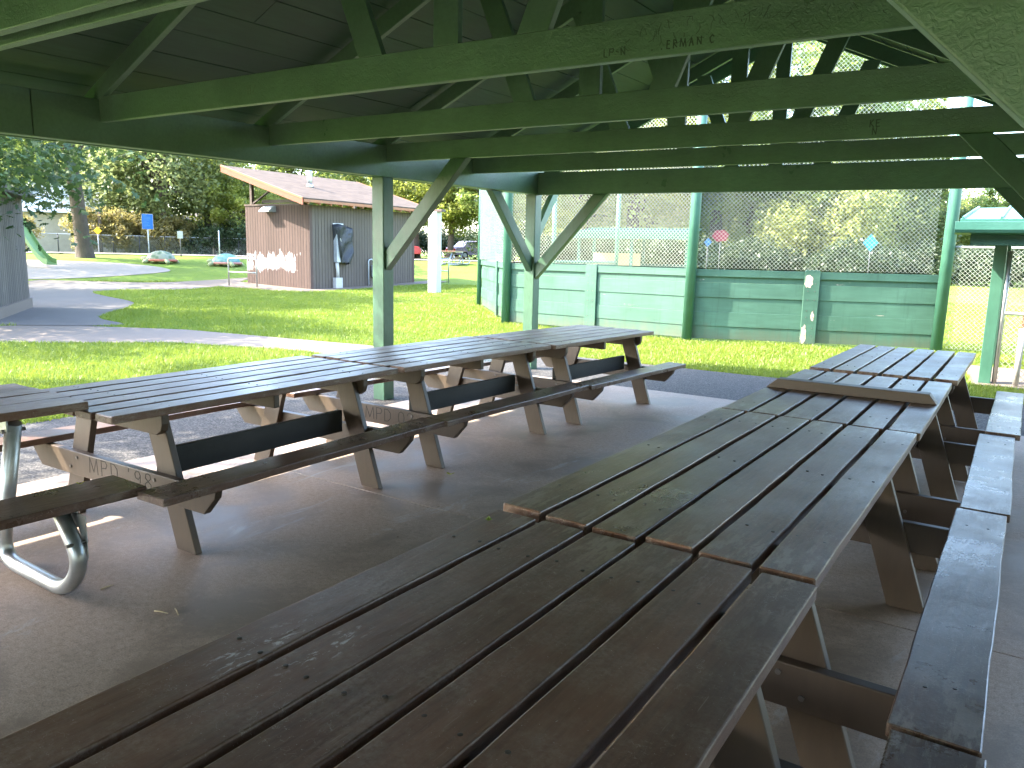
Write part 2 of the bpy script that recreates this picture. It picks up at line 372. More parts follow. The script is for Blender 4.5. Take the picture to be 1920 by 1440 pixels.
# stroke lettering (routed or scratched marks)
GL = {'M': [[(0, 0), (.06, 1), (.38, .1), (.68, 1), (.74, 0)]], 'P': [[(0, 0), (0, 1), (.38, .98), (.5, .78), (.38, .55), (0, .5)]],
      'D': [[(0, 0), (0, 1), (.3, .96), (.52, .7), (.52, .3), (.3, .04), (0, 0)]], "'": [[(.08, 1), (.05, .8)]], ' ': [],
      '9': [[(.46, .68), (.3, .46), (.08, .55), (.02, .78), (.16, .98), (.38, .96), (.48, .72), (.44, .3), (.3, 0)]],
      '8': [[(.25, .52), (.05, .7), (.1, .94), (.28, 1), (.44, .92), (.46, .7), (.25, .52), (.02, .34), (.04, .08), (.25, 0), (.46, .08), (.48, .34), (.25, .52)]],
      '0': [[(.25, 0), (.06, .14), (0, .5), (.06, .86), (.25, 1), (.44, .86), (.5, .5), (.44, .14), (.25, 0)]],
      '2': [[(.02, .75), (.1, .95), (.28, 1), (.46, .88), (.46, .66), (.0, .02), (.52, 0)]],
      'H': [[(0, 0), (0, 1)], [(.45, 0), (.45, 1)], [(0, .5), (.45, .5)]], 'Z': [[(0, 1), (.5, 1), (0, 0), (.52, 0)]],
      'E': [[(.45, 1), (0, 1), (0, 0), (.45, 0)], [(0, .5), (.38, .5)]], 'R': [[(0, 0), (0, 1), (.4, .95), (.42, .6), (0, .5), (.48, 0)]],
      'A': [[(0, 0), (.28, 1), (.56, 0)], [(.1, .38), (.46, .38)]], 'N': [[(0, 0), (0, 1), (.5, 0), (.5, 1)]], 'K': [[(0, 0), (0, 1)], [(.45, 1), (0, .5), (.48, 0)]],
      'L': [[(0, 1), (0, 0), (.42, 0)]], 'C': [[(.5, .85), (.28, 1), (.04, .75), (.04, .25), (.28, 0), (.5, .15)]], '.': [[(.0, .02), (.06, .02)]], '-': [[(0, .5), (.3, .5)]]}
def strokes(mb, text, fr, h, w, adv=None, lift=.0012, jit=0, rnd=None, sx=1.):
    """fr(u,v,n): u along, v up, n outwards"""
    x = 0
    for ch in text:
        wid = .2
        for pl in GL.get(ch, []):
            wid = max(wid, max(p[0] for p in pl))
            q = [((x + p[0] * sx) * h + (rnd.uniform(-jit, jit) if jit else 0), p[1] * h + (rnd.uniform(-jit, jit) if jit else 0)) for p in pl]
            for (a, b), (c, d) in zip(q, q[1:]):
                L = math.hypot(c - a, d - b) or 1e-6; tx, ty = (c - a) / L, (d - b) / L; nx, ny = -ty * w / 2, tx * w / 2; a -= tx * w * .3; b -= ty * w * .3; c += tx * w * .3; d += ty * w * .3
                P = [(a + nx, b + ny), (a - nx, b - ny), (c - nx, d - ny), (c + nx, d + ny)]
                mb.add([fr(u, v, lift) for u, v in P] + [fr(u, v, -.001) for u, v in P], [(0, 1, 2, 3), (0, 4, 5, 1), (1, 5, 6, 2), (2, 6, 7, 3), (3, 7, 4, 0)])
        x += wid * sx + (adv or .22)
    return mb

# ------------------------------------------------------------------ terrain
def sm(a, b, x):
    t = min(1, max(0, (x - a) / (b - a))); return t * t * (3 - 2 * t)
def tz(x, y):
    r = math.hypot(x, y); t = math.degrees(math.atan2(x, y))
    a = 1.0 - .6 * sm(-35, -15, t)
    if t < -120 or t > 120: a = .4
    return a * sm(28, 52, r)
def pol(az, r): a = R(az); x, y = r * math.sin(a), r * math.cos(a); return (x, y, tz(x, y))

def build_ground():
    rr = list(np.arange(0, 12, 1.)) + list(np.arange(12, 60, .75)) + [60, 64, 70, 80, 100, 140, 200, 320, 600, 1200]
    na = 240; vs = [(0, 0, -.03)]; fs = []
    for r in rr[1:]:
        for k in range(na):
            a = 2 * math.pi * k / na; x, y = r * math.sin(a), r * math.cos(a); vs.append((x, y, tz(x, y) - .03))
    for k in range(na): fs.append((0, 1 + (k + 1) % na, 1 + k))
    for i in range(len(rr) - 2):
        for k in range(na): fs.append((1 + i * na + k, 1 + i * na + (k + 1) % na, 1 + (i + 1) * na + (k + 1) % na, 1 + (i + 1) * na + k))
    mb = MB(); mb.add(vs, fs, True); return tag(mb.build('ground', m_turf), kind='structure')
build_ground()

def inside(poly, X, Y):
    res = np.zeros(len(X), bool); n = len(poly); j = n - 1
    for i in range(n):
        xi, yi = poly[i][0], poly[i][1]; xj, yj = poly[j][0], poly[j][1]
        c = ((yi > Y) != (yj > Y)) & (X < (xj - xi) * (Y - yi) / ((yj - yi) or 1e-12) + xi); res ^= c; j = i
    return res
SHEETS = []     # polygons kept clear of grass blades
def spline(poly, n=5):
    out = []; k = len(poly)
    for i in range(k):
        p0, p1, p2, p3 = (np.array(poly[(i + j - 1) % k], float) for j in range(4))
        for q in range(n):
            t = q / n; out.append(tuple(.5 * ((2 * p1) + (-p0 + p2) * t + (2 * p0 - 5 * p1 + 4 * p2 - p3) * t * t + (-p0 + 3 * p1 - 3 * p2 + p3) * t ** 3)))
    return out
def blob(name, poly, mat, lift, smooth=True, rings=14):
    b = spline(poly) if smooth else poly
    SHEETS.append(b); xs, ys = [p[0] for p in b], [p[1] for p in b]; P = [Vector(p) for p in b]; st = max(.5, (max(xs) - min(xs)) / 24)
    bx, by = np.array(xs), np.array(ys)
    gx, gy = np.meshgrid(np.arange(min(xs), max(xs), st), np.arange(min(ys), max(ys), st)); gx, gy = gx.ravel(), gy.ravel(); ok = inside(b, gx, gy)
    for x, y in zip(gx[ok], gy[ok]):
        if np.min(np.hypot(bx - x, by - y)) > st * .4: P.append(Vector((x, y)))
    k = len(b); v2, _, f2, *_ = mathutils.geometry.delaunay_2d_cdt(P, [], [list(range(k))], 1, 1e-4)
    mb = MB(); mb.add([(v.x, v.y, tz(v.x, v.y) + lift) for v in v2], [list(f) for f in f2], True); return tag(mb.build(name, mat), kind='structure')
def strip(name, L, Rr, mat, lift, m=6, dens=10):
    """sheet between two polylines of equal count"""
    def res(P):
        out = []
        for a, b in zip(P, P[1:]):
            for q in range(dens): t = q / dens; out.append((a[0] + (b[0] - a[0]) * t, a[1] + (b[1] - a[1]) * t))
        return out + [P[-1]]
    A, B = res(L), res(Rr); vs = []; fs = []
    SHEETS.append(A + B[::-1])
    for a, b in zip(A, B):
        for q in range(m + 1): t = q / m; x, y = a[0] + (b[0] - a[0]) * t, a[1] + (b[1] - a[1]) * t; vs.append((x, y, tz(x, y) + lift))
    for i in range(len(A) - 1):
        for q in range(m): fs.append((i * (m + 1) + q, i * (m + 1) + q + 1, (i + 1) * (m + 1) + q + 1, (i + 1) * (m + 1) + q))
    mb = MB(); mb.add(vs, fs, True); return tag(mb.build(name, mat), kind='structure')

# slab: separate pours with real joints, resting in gravel
def slab():
    mb = MB(); xs = [-5.28, 4.0]; ys = [-9, -2.5, 3.5, 8.33]
    for i in range(len(xs) - 1):
        for j in range(len(ys) - 1): mb.box(xs[i] + .002, xs[i + 1] - .002, ys[j] + .003, ys[j + 1] - .003, -.14, 0)
    o = tag(mb.build('concrete_slab', m_slab, bev=.004), kind='structure')
slab()
SHEETS.append([(-5.3, -5), (4.1, -5), (4.1, 8.35), (-5.3, 8.35)])
gv = MB(); gv.add([(-7.1, -6, -.012), (-5.29, -6, -.012), (-5.29, 8.34, -.012), (4.6, 8.34, -.012), (4.6, 10.32, -.012), (-6.6, 10.42, -.012), (-7.05, 9.9, -.012), (-7.12, 6, -.012)], [(0, 1, 2, 7), (2, 6, 7), (2, 5, 6), (2, 3, 4, 5)])
tag(gv.build('gravel_strip', m_gravel), kind='structure')
SHEETS.append([(-7.1, -6), (-5.2, -6), (-5.2, 8.3), (4.6, 8.3), (4.6, 10.32), (-6.6, 10.42), (-7.05, 9.9)])
strip('concrete_path', [(-7.0, 7.75), (-9.17, 8.1), (-11.5, 7.4), (-13.3, 5.6), (-15.3, 2.5), (-18, -3)], [(-7.0, 9.1), (-9.04, 9.3), (-13.2, 8.7), (-15.6, 7.5), (-17.4, 4.4), (-20.5, -2)], m_walk, -.018)
blob('asphalt_yard', [(-14.7, 8.3), (-16.6, 8.9), (-18.8, 10.8), (-20.6, 12.0), (-23.5, 12.8), (-25.4, 13.5), (-26.0, 14.6), (-27.0, 16.5), (-29.0, 16.0), (-29.6, 13.0), (-25.6, 10.6), (-22.0, 8.3), (-20.5, 6.2), (-18.2, 5.6), (-16.4, 6.6)], m_asphalt, -.010)
strip('concrete_path', [(-30.6, 13.4), (-26.4, 14.2), (-25.2, 16.2), (-25.3, 17.4), (-25.8, 18.6)], [(-31.2, 14.6), (-28.6, 17.2), (-28.3, 18.3), (-28.4, 20.4), (-28.6, 22.4)], m_walk, -.014)
blob('sand_pit', [(-31.4, 15.2), (-33.5, 12.4), (-38, 12.5), (-41, 16), (-38.7, 19.9), (-36.4, 21.4), (-33.6, 21.4), (-32.1, 19.9)], m_sand, -.014)
strip('building_apron', [(-27.6, 18.2), (-23, 18.85), (-21.9, 19.4), (-21.95, 27.8)], [(-27.2, 20.5), (-23.5, 20.6), (-22.9, 20.7), (-22.9, 27.8)], m_walk, -.006)
blob('added_asphalt_lot', [(4.7, -9), (13, -9), (13, 9.5), (4.7, 9.5)], m_asphalt, -.012, False)  # unseen asphalt added right of the slab to cut bounced light
strip('road', [pol(a, 50.3)[:2] for a in range(-78, -24, 3)], [pol(a, 56.2)[:2] for a in range(-78, -24, 3)], m_road, .02)
blob('dugout_floor', [(-.45, 11.65), (5, 11.65), (5, 13.9), (-.7, 13.9)], m_walk, -.012, False)

# ------------------------------------------------------------------ picnic shelter
SH0 = (-2.44, 3.07, 0)
shelter = empty('picnic_shelter', SH0, label='dark green painted open timber picnic shelter with trusses over the tables', cat='shelter')
class SB(MB):
    def build(s, name, mat, parent=None, bev=0):
        s.v = [(x, y, z + (.0155 * (y - 3) - .0095 * (x + 2.5)) * z / 2.35) for x, y, z in s.v]
        return MB.build(s, name, mat, parent, SH0, bev)
BRW = .15
XL, XR, XC = -5.5, .62, -2.44
TY = [-7.08, -5.63, -4.18, -2.73, -1.28, .17, 1.62, 3.07, 4.52, 5.97, 7.42, 8.87]
PITCH = .44
for side, xi in ((-1, XL), (1, XR)):
    x0, x1 = (xi - .10, xi) if side < 0 else (xi, xi + .10)
    # two lengths spliced over a joint
    SB().box(x0, x1, -7.5, 2.60, 2.205, 2.50).build('beam', m_green, shelter, .006)
    SB().box(x0, x1, 2.606, 9.0, 2.205, 2.50).build('beam', m_green, shelter, .006)
    px = xi + side * .075
    for y in (-7.08, -2.73, 1.62, 5.97, 8.87):
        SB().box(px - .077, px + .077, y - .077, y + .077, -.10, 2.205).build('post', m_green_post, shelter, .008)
    for y in (1.62, 5.97, 8.87):       # knee braces across the shelter
        zt = 2.35 if y < 8 else 2.2
        run = 1.02 if side < 0 else {1.62: 1.18, 5.97: 1.10, 8.87: .985}[y]
        zb = zt - run * 1.03; b = SB(); xin = px - side * .075
        p0 = Vector((xin, 0, zb)); p1 = Vector((xin - side * run, 0, zt)); wv = .135 if y > 2 else BRW
        # vertical-plane parallelogram, 45 degrees, cut flush with post and chord
        poly = [(p0.x, zb), (p1.x, zt - .001), (p1.x + side * wv * 1.414, zt - .001), (p0.x, zb + wv * 1.414)]
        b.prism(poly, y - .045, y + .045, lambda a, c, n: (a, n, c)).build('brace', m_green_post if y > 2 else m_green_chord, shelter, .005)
    y = 8.87; b = SB()                  # braces along the beam
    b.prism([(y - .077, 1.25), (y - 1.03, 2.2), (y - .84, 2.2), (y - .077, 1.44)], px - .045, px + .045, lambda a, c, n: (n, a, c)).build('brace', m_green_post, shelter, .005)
    SB().prism([(y + .077, 1.62), (y + .60, 2.26), (y + .46, 2.26), (y + .077, 1.80)], px - .04, px + .04, lambda a, c, n: (n, a, c)).build('brace', m_green, shelter, .004)

def rz(x, base): return base + PITCH * ((x - (XL - .0)) if x < XC else (XR - x))
rnd = random.Random(5)
for k, ty in enumerate(TY):
    end = ty > 8
    zc0, zc1 = (2.2, 2.47) if end else (2.35, 2.515)
    th = .06 if end else .045
    ys = [ty] if abs(ty - 1.62) > .01 else [1.525, 1.645]
    ch = SB()
    for y in ys: ch.box(XL + .002, XR - .002, y - th / 2, y + th / 2, zc0, zc1)
    chord = ch.build('bottom_chord', m_green_chord, shelter, .004)
    y = ys[-1]; zb = 2.50
    for s in (-1, 1):
        X0 = XL - .62 if s < 0 else XR + .62; xr_ = XC
        z0 = zb - PITCH * .62; zr = zb + PITCH * (XC - XL)
        rd = .16
        SB().prism([(X0, z0), (XC - s * -.001 * 0, zr), (XC, zr + rd), (X0, z0 + rd * .75)], y - .021, y + .021, lambda a, c, n: (a, n, c)).build('rafter', m_green, chord, .004)
        # diagonal web leaning outwards
        xa = XC + s * .49; xb = XC + s * .89; wz = .165
        zt = zb + PITCH * (XC - XL - .9 + .07)
        SB().prism([(xa - wz / 2, zc1), (xa + wz / 2, zc1), (xb + wz / 2, zt - s * 0 - (.04)), (xb - wz / 2, zt - .04 + .0)], y - .019, y + .019, lambda a, c, n: (a, n, c)).build('web', m_green, chord, .003)
    SB().box(XC - .075, XC + .075, y - .019, y + .019, zc1, zb + PITCH * (XC - XL)).build('king_post', m_green, chord, .003)
    if abs(ty - 3.07) < .01:
        fr = lambda u, v, n: (0, 0, 0)
        def mk(text, x, z, h, w, mat, adv=.3, j=.003, sx=1.0):
            yf = y - th / 2
            s_ = SB(); strokes(s_, text, lambda u, v, n: (x + u, yf - n, z + v), h, w, adv, .0008, j, random.Random(3), sx); s_.build('lettering', mat, chord)
        pale = flat('scratched_pale_wood', (.16, .22, .15)); dark = flat('dark_scratches', (.038, .076, .048))
        mk('HZ', -3.90, 2.405, .05, .003, pale, .35)
        mk('LP-N', -1.585, 2.372, .03, .0045, dark, .45); mk('. .ERMAN C', -1.37, 2.375, .03, .0045, dark, .5, .002)
        # deep tangle of scratches on the right end of the near chord
        s_ = SB(); rr_ = random.Random(11); yf = y - th / 2
        for _ in range(70):
            x = rr_.uniform(-1.5, -.35); z = rr_.uniform(2.385, 2.475); a = rr_.gauss(1.2, .8); L = rr_.uniform(.012, .06); w = rr_.uniform(.0012, .003)
            q = [(x, z)]
            for _k in range(3): a += rr_.uniform(-.7, .7); q.append((min(-.3, q[-1][0] + L / 3 * math.cos(a)), min(2.485, max(2.375, q[-1][1] + L / 3 * math.sin(a)))))
            for (a0, b0), (c0, d0) in zip(q, q[1:]):
                Ln = math.hypot(c0 - a0, d0 - b0) or 1e-5; nx, nz = -(d0 - b0) / Ln * w / 2, (c0 - a0) / Ln * w / 2
                s_.add([(a0 + nx, yf - .0008, b0 + nz), (a0 - nx, yf - .0008, b0 - nz), (c0 - nx, yf - .0008, d0 - nz), (c0 + nx, yf - .0008, d0 + nz)], [(0, 1, 2, 3)])
        s_.build('scratches', dark, chord)
    if abs(ty - 5.97) < .01:
        yf = y - th / 2
        for text, x, z in (('KE', -1.02, 2.425), ('N', -1.0, 2.375)):
            s_ = SB(); strokes(s_, text, lambda u, v, n: (x + u, yf - n, z + v), .045, .006, .4, .0008, .002, random.Random(4)); s_.build('lettering', dark, chord)
# roof: boards running along the shelter on each slope, shingles above
for s in (-1, 1):
    X0 = XL - .64 if s < 0 else XR + .64
    run = abs(X0 - XC); n = 15; bw = run / n
    b = SB(); b2 = SB()
    ang = math.atan(PITCH); up = Vector((s * math.sin(ang), 0, math.cos(ang)))
    for i in range(n):
        xa, xb = XC + s * i * bw, XC + s * (i + 1) * bw
        zf = lambda x: 2.50 + PITCH * ((XC - XL) - abs(x - XC)) + .165
        t0, t1 = .004, .004
        pa, pb = xa + s * t0, xb - s * t1
        pb2 = xb if i < n - 1 else xb + s * .05
        b2.prism([(xa, zf(xa) + .026), (pb2, zf(pb2) + .026), (pb2, zf(pb2) + .05), (xa, zf(xa) + .05)], -7.74, 9.46, lambda a, c, q: (a, q, c))
        yy = [-7.7, rnd.uniform(0, 6), 9.42]
        for y0, y1 in zip(yy, yy[1:]):
            dz = rnd.uniform(-.002, .002)
            b.prism([(pa, zf(pa) + dz), (pb, zf(pb) + dz), (pb, zf(pb) + .02), (pa, zf(pa) + .02)], y0 + .003, y1 - .003, lambda a, c, q: (a, q, c))
    b.build('roof_boards', m_deck, shelter)
    b2.build('shingle_roof', m_shingle_top, shelter)
    SB().box(min(X0, X0 + s * .035), max(X0, X0 + s * .035), -7.7, 9.42, zf(X0) - .13, zf(X0) + .022).build('fascia', m_green, shelter, .003)
    for y in (-7.725, 9.445):
        SB().prism([(XC, zf(XC) - .13), (X0, zf(X0) - .13), (X0, zf(X0) + .022), (XC, zf(XC) + .022)], y - .02, y + .02, lambda a, c, q: (a, q, c)).build('barge_board', m_green, shelter, .003)

# ------------------------------------------------------------------ picnic tables
def nails(mb, xs, y, z, rn, r=.0055):
    for x in xs:
        for dx in (-.035, .038):
            cx, cy = x + dx + rn.uniform(-.012, .012), y + rn.uniform(-.02, .02); n = 10
            vs = [(cx + math.cos(2 * math.pi * i / n) * rr, cy + math.sin(2 * math.pi * i / n) * rr, z + zz) for rr, zz in ((r, -.002), (r * .95, .0016), (r * .5, .0022)) for i in range(n)]
            mb.add(vs, [(j * n + i, j * n + (i + 1) % n, (j + 1) * n + (i + 1) % n, (j + 1) * n + i) for j in range(2) for i in range(n)] + [[2 * n + i for i in range(n)]])

PW, PG = .140, .0235
def make_table(L, letters=None, topmat=None, seed=1, seat_in=.67, seat_out=.87, gap=PG, pw=PW, inset=.26, m_leg=None):
    """A-frame table, long axis local Y from 0 to L, centred on X"""
    m_leg = m_leg or globals()['m_leg']
    rn = random.Random(seed); root = empty('picnic_table')
    tm = topmat or m_top; W = 6 * pw + 5 * gap; mb = MB(); xs = []
    for i in range(6):
        x0 = -W / 2 + i * (pw + gap); a, b = rn.uniform(-.012, .010), rn.uniform(-.012, .008)
        mb.plank(x0, x0 + pw, a + .008, L + b - .012, .711, .75 + rn.uniform(-.002, .001), rn); xs.append(x0 + pw / 2)
    mb.cur = 1
    for y in (inset + .02, L / 2, L - inset - .02): nails(mb, xs, y, .749, rn)
    mb.build('tabletop', [tm, m_nail], root)
    for s in (-1, 1):
        x0, x1 = sorted((s * seat_in, s * seat_out)); q = MB()
        q.plank(x0, x1, .003 + rn.uniform(-.004, .004), L - .003 + rn.uniform(-.004, .004), .392, .43, rn, wob=.0022); q.cur = 1
        nails(q, [(x0 + x1) / 2], inset, .4295, rn); nails(q, [(x0 + x1) / 2], L - inset, .4295, rn)
        q.build('seat', [m_seat, m_nail], root)
    for e, yy in ((-1, inset), (1, L - inset)):
        yb0, yb1 = (yy - .042, yy - .001) if e < 0 else (yy + .001, yy + .042)
        bm_ = MB(); hw = seat_out - .02
        bm_.prism([(-hw + .10, .255), (hw - .10, .255), (hw - .012, .35), (hw, .3915), (-hw, .3915), (-hw + .012, .35)], yb0, yb1, lambda a, c, n: (a, n, c))
        beam = bm_.build('crossbeam', m_leg, root, bev=.004)
        bo = MB()
        for s in (-1, 1):
            for dx, dz in ((.36, .36), (.43, .30)):
                yf = yb0 if e < 0 else yb1
                bo.tube([(s * dx, yf - e * .002, dz), (s * dx, yf + e * .006, dz)], .009, 8)
        bo.build('bolt', m_bolt, beam)
        if e < 0 and letters:
            t = MB(); strokes(t, letters[0], lambda u, v, n: (letters[1] + u, yb0 - n, letters[2] + v), letters[3], .0055, letters[4], .0008, 0, None, 1.25)
            t.build('lettering', m_cut, beam)
        hc = W / 2 - .03
        MB().prism([(-hc + .05, .60), (hc - .05, .60), (hc - .012, .625), (hc, .66), (hc, .7105), (-hc, .7105), (-hc, .66), (-hc + .012, .625)], yb0, yb1, lambda a, c, n: (a, n, c)).build('cleat', m_leg, root, bev=.004)
        yl0, yl1 = (yy, yy + .038) if e < 0 else (yy - .038, yy)
        for s in (-1, 1):
            xt, xb, w = s * .30, s * .535, .078
            MB().prism([(xt - w, .7105), (xt + w, .7105), (xb + w, 0), (xb - w, 0)], yl0, yl1, lambda a, c, n: (a, n, c)).build('leg', m_leg, root, bev=.004)
    # long stretcher board on edge, let in between the two leg frames
    MB().box(.255, .293, inset + .039, L - inset - .039, .345, .49).build('stretcher', m_board_shaded, root, bev=.003)
    mc = MB(); mc.box(-W / 2 + .05, W / 2 - .05, L / 2 - .02, L / 2 + .02, .625, .7105); mc.build('cleat', m_leg, root, bev=.004)
    return root

def place(o, x, y, z=0, rz=0, label=None, group=None):
    o.location = (x, y, z); o.rotation_euler = (0, 0, rz); tag(o, label, 'picnic table', group); return o
GL_, GR_ = 'picnic tables end to end by the lawn', 'picnic tables end to end in the long right row'
t1 = place(make_table(2.06, ("MPD '98", -.24, .296, .086, .45), seed=1, inset=.33), -3.95, 1.86, 0, R(1.3), "brown picnic table with MPD '98 carved in its end beam", GL_)
t2 = place(make_table(1.93, ('MPD 02', -.11, .285, .092, .3), seed=2), -3.97, 3.945, .003, R(-1.2), 'brown picnic table with MPD 02 carved in its end beam', GL_)
t3 = place(make_table(1.92, seed=3), -3.90, 5.895, 0, R(-3.6), 'brown picnic table nearest the shelter corner post, last of the lawn side row', GL_)
n1 = place(make_table(2.03, topmat=m_top_near, seed=4, m_leg=m_leg_shaded), -.825, -.095, 0, 0, 'worn dark brown picnic table with white scuff marks, nearest the camera', GR_)
n2 = place(make_table(2.05, seed=5, m_leg=m_leg_shaded), -.838, 1.945, .002, R(-.35), 'brown picnic table butted against the white scuffed near table, before the loose board', GR_)
n3 = place(make_table(1.90, seed=6, m_leg=m_leg_shaded), -.815, 4.0, .0, R(.2), 'brown picnic table with the loose board lying across its top', GR_)
n4 = place(make_table(2.02, seed=7, m_leg=m_leg_shaded), -.795, 5.94, .012, R(-.3), 'bluish shining picnic table at far end of the right row, closest to the green wall', GR_)

def metal_table():
    root = empty('metal_frame_picnic_table'); rn = random.Random(9); L = 1.86
    mb = MB(); w = .19
    for i in range(4): x0 = -.395 + i * (w + .01); mb.plank(x0, x0 + w, rn.uniform(-.015, .015), L + rn.uniform(-.01, .02), .752, .792, rn, wob=.0025)
    mb.build('tabletop', m_top, root)
    for s in (-1, 1):
        x0, x1 = sorted((s * .515, s * .805)); q = MB(); q.plank(x0, x1, 0, L + .03, .40, .44, rn, wob=.003); q.build('seat', m_seat, root)
    for y, in ((.35,), (1.50,)):
        for k, s in enumerate((-1, 1)):
            yo = y + (.035 if s > 0 else -.035)
            pts = fillet([(s * .36, yo, .735), (s * .115, yo, .034), (s * .74, yo, .034), (s * .90, yo, .20), (s * .74, yo, .39)], .16, 8)
            pp = MB(); pp.tube(pts, .034, 16); pp.build('pipe_leg', m_galv, root)
            br = MB(); br.box(min(s * .56, s * .80), max(s * .56, s * .80), yo + .036, yo + .042, .33, .3995); br.prism([(s * .78, .395), (s * .87, .395), (s * .87, .2)], yo + .036, yo + .041, lambda a, c, n: (a, n, c))
            br.build('bracket', m_galv, root)
            bo = MB()
            bo.tube([(s * .86, yo - .045, .28), (s * .86, yo + .045, .28)], .008, 8); bo.tube([(s * .35, yo - .05, .70), (s * .35, yo + .05, .70)], .009, 8); bo.build('bolt', m_bolt, root)
        MB().box(-.38, .38, y - .004, y + .004, .70, .7515).build('bracket', m_galv, root)
    return root
mt = metal_table()
place(mt, -4.13, .06, 0, R(-1.), 'weathered picnic table on bent galvanised pipe legs at the left edge', GL_)

# loose board on the third table
lb = MB(); lb.prism([(-.475, 0), (.475, 0), (.43, .058), (-.41, .058)], -.045, .045, lambda a, c, n: (a, n, c))
o = lb.build('loose_board', m_paint('grey_brown_board', (.070, .050, .036), .5, .2, (.2, 1, 1), 40, .2, .002), bev=.003); o.location = (-.82, 4.91, .752); o.rotation_euler = (0, 0, R(.4))
tag(o, 'loose brown board lying across the tabletop of the right row', 'board')

# ------------------------------------------------------------------ small litter
def leaf_thing(x, y, z, size, col, label, rz):
    vs = []; n = 14; rn = random.Random(int(x * 100))
    for i in range(n):
        a = 2 * math.pi * i / n; rr = size * (.5 + .18 * math.cos(5 * a)) * (1 + rn.uniform(-.1, .1)); vs.append((rr * math.cos(a), .7 * rr * math.sin(a), .004 + .25 * size * abs(math.cos(a)) ** 2))
    mb = MB(); mb.add(vs + [(0, 0, .001)], [(i, (i + 1) % n, n) for i in range(n)]); o = mb.build('fallen_leaf', flat('fallen_leaf_' + col[0], col[1])); o.location = (x, y, z); o.rotation_euler = (0, 0, rz)
    tag(o, label, 'leaf')
leaf_thing(-3.22, 4.12, .0015, .05, ('yellow', (.42, .40, .05)), 'yellow green leaf lying on the concrete by a table leg', .4)
leaf_thing(-3.50, 1.74, .456, .03, ('yellow', (.42, .40, .05)), 'small yellow leaf on the seat of the pipe legged table', 1.2)
leaf_thing(-1.26, 1.80, .751, .025, ('green', (.22, .30, .05)), 'tiny green leaf scrap on the near right tabletop', 2.2)
def twig(x, y, z, L, a, label, c=(.42, .33, .2)):
    mb = MB(); mb.tube([(-L / 2, 0, .004), (-.1 * L, .04 * L, .005), (L / 2, 0, .004)], [.0025, .003, .0018], 6)
    o = mb.build('twig', flat('dry_twig', c)); o.location = (x, y, z); o.rotation_euler = (0, 0, a); tag(o, label, 'twig')
twig(-2.91, 1.74, 0, .07, .3, 'short pale twig on the concrete, left one of a crossed pair')
twig(-2.86, 1.78, 0, .07, -.4, 'short pale twig on the concrete, right one of a crossed pair')
twig(-3.33, 1.74, 0, .06, 1.6, 'dry twig lying against the foot of the galvanised pipe leg')

rl = random.Random(12)
for k in range(10):
    x, y = rl.uniform(-3.2, -1.8), rl.uniform(1.0, 6.5)
    mb = MB(); n = 7; sz = rl.uniform(.006, .014); mb.add([(sz * rl.uniform(.6, 1.2) * math.cos(2 * math.pi * i / n), sz * rl.uniform(.4, .8) * math.sin(2 * math.pi * i / n), rl.uniform(.001, .006)) for i in range(n)] + [(0, 0, .005)], [(i, (i + 1) % n, n) for i in range(n)])
    o = mb.build('leaf_scrap', flat('dry_leaf_scrap', (.16, .11, .06))); o.location = (x, y, .0005); o.rotation_euler = (0, 0, rl.uniform(0, 6)); tag(o, 'tiny dry leaf scrap lying on the shaded concrete between the table rows', 'leaf scrap', 'leaf scraps scattered over the concrete')

# ------------------------------------------------------------------ chain link
def chainlink(mb, p, q, z0, z1, d=.072, r=.0021, cut=None):
    p, q = Vector((p[0], p[1], 0)), Vector((q[0], q[1], 0)); W = (q - p).length; H = z1 - z0; t = (q - p) / W; nrm = Vector((-t.y, t.x, 0))
    for sgn in (1, -1):
        c = -H if sgn > 0 else 0.; end = W if sgn > 0 else W + H
        while c < end:
            # line u = c + sgn*v
            pts = []
            if sgn > 0: v0 = max(0, -c); v1 = min(H, W - c)
            else: v0 = max(0, c - W); v1 = min(H, c)
            if v1 - v0 > .01:
                a = p + t * (c + sgn * v0) + Vector((0, 0, z0 + v0)); b = p + t * (c + sgn * v1) + Vector((0, 0, z0 + v1)); off = nrm * (r * .9 * sgn)
                d_ = (b - a).normalized(); s_ = d_.cross(nrm)
                o3 = [nrm * r + off, s_ * r - nrm * r * .5 + off, -s_ * r - nrm * r * .5 + off]
                mb.add([a + x for x in o3] + [b + x for x in o3], [(0, 1, 4, 3), (1, 2, 5, 4), (2, 0, 3, 5)])
            c += d
def pipe(p, q, r, n=12): return MB().tube([p, q], r, n)

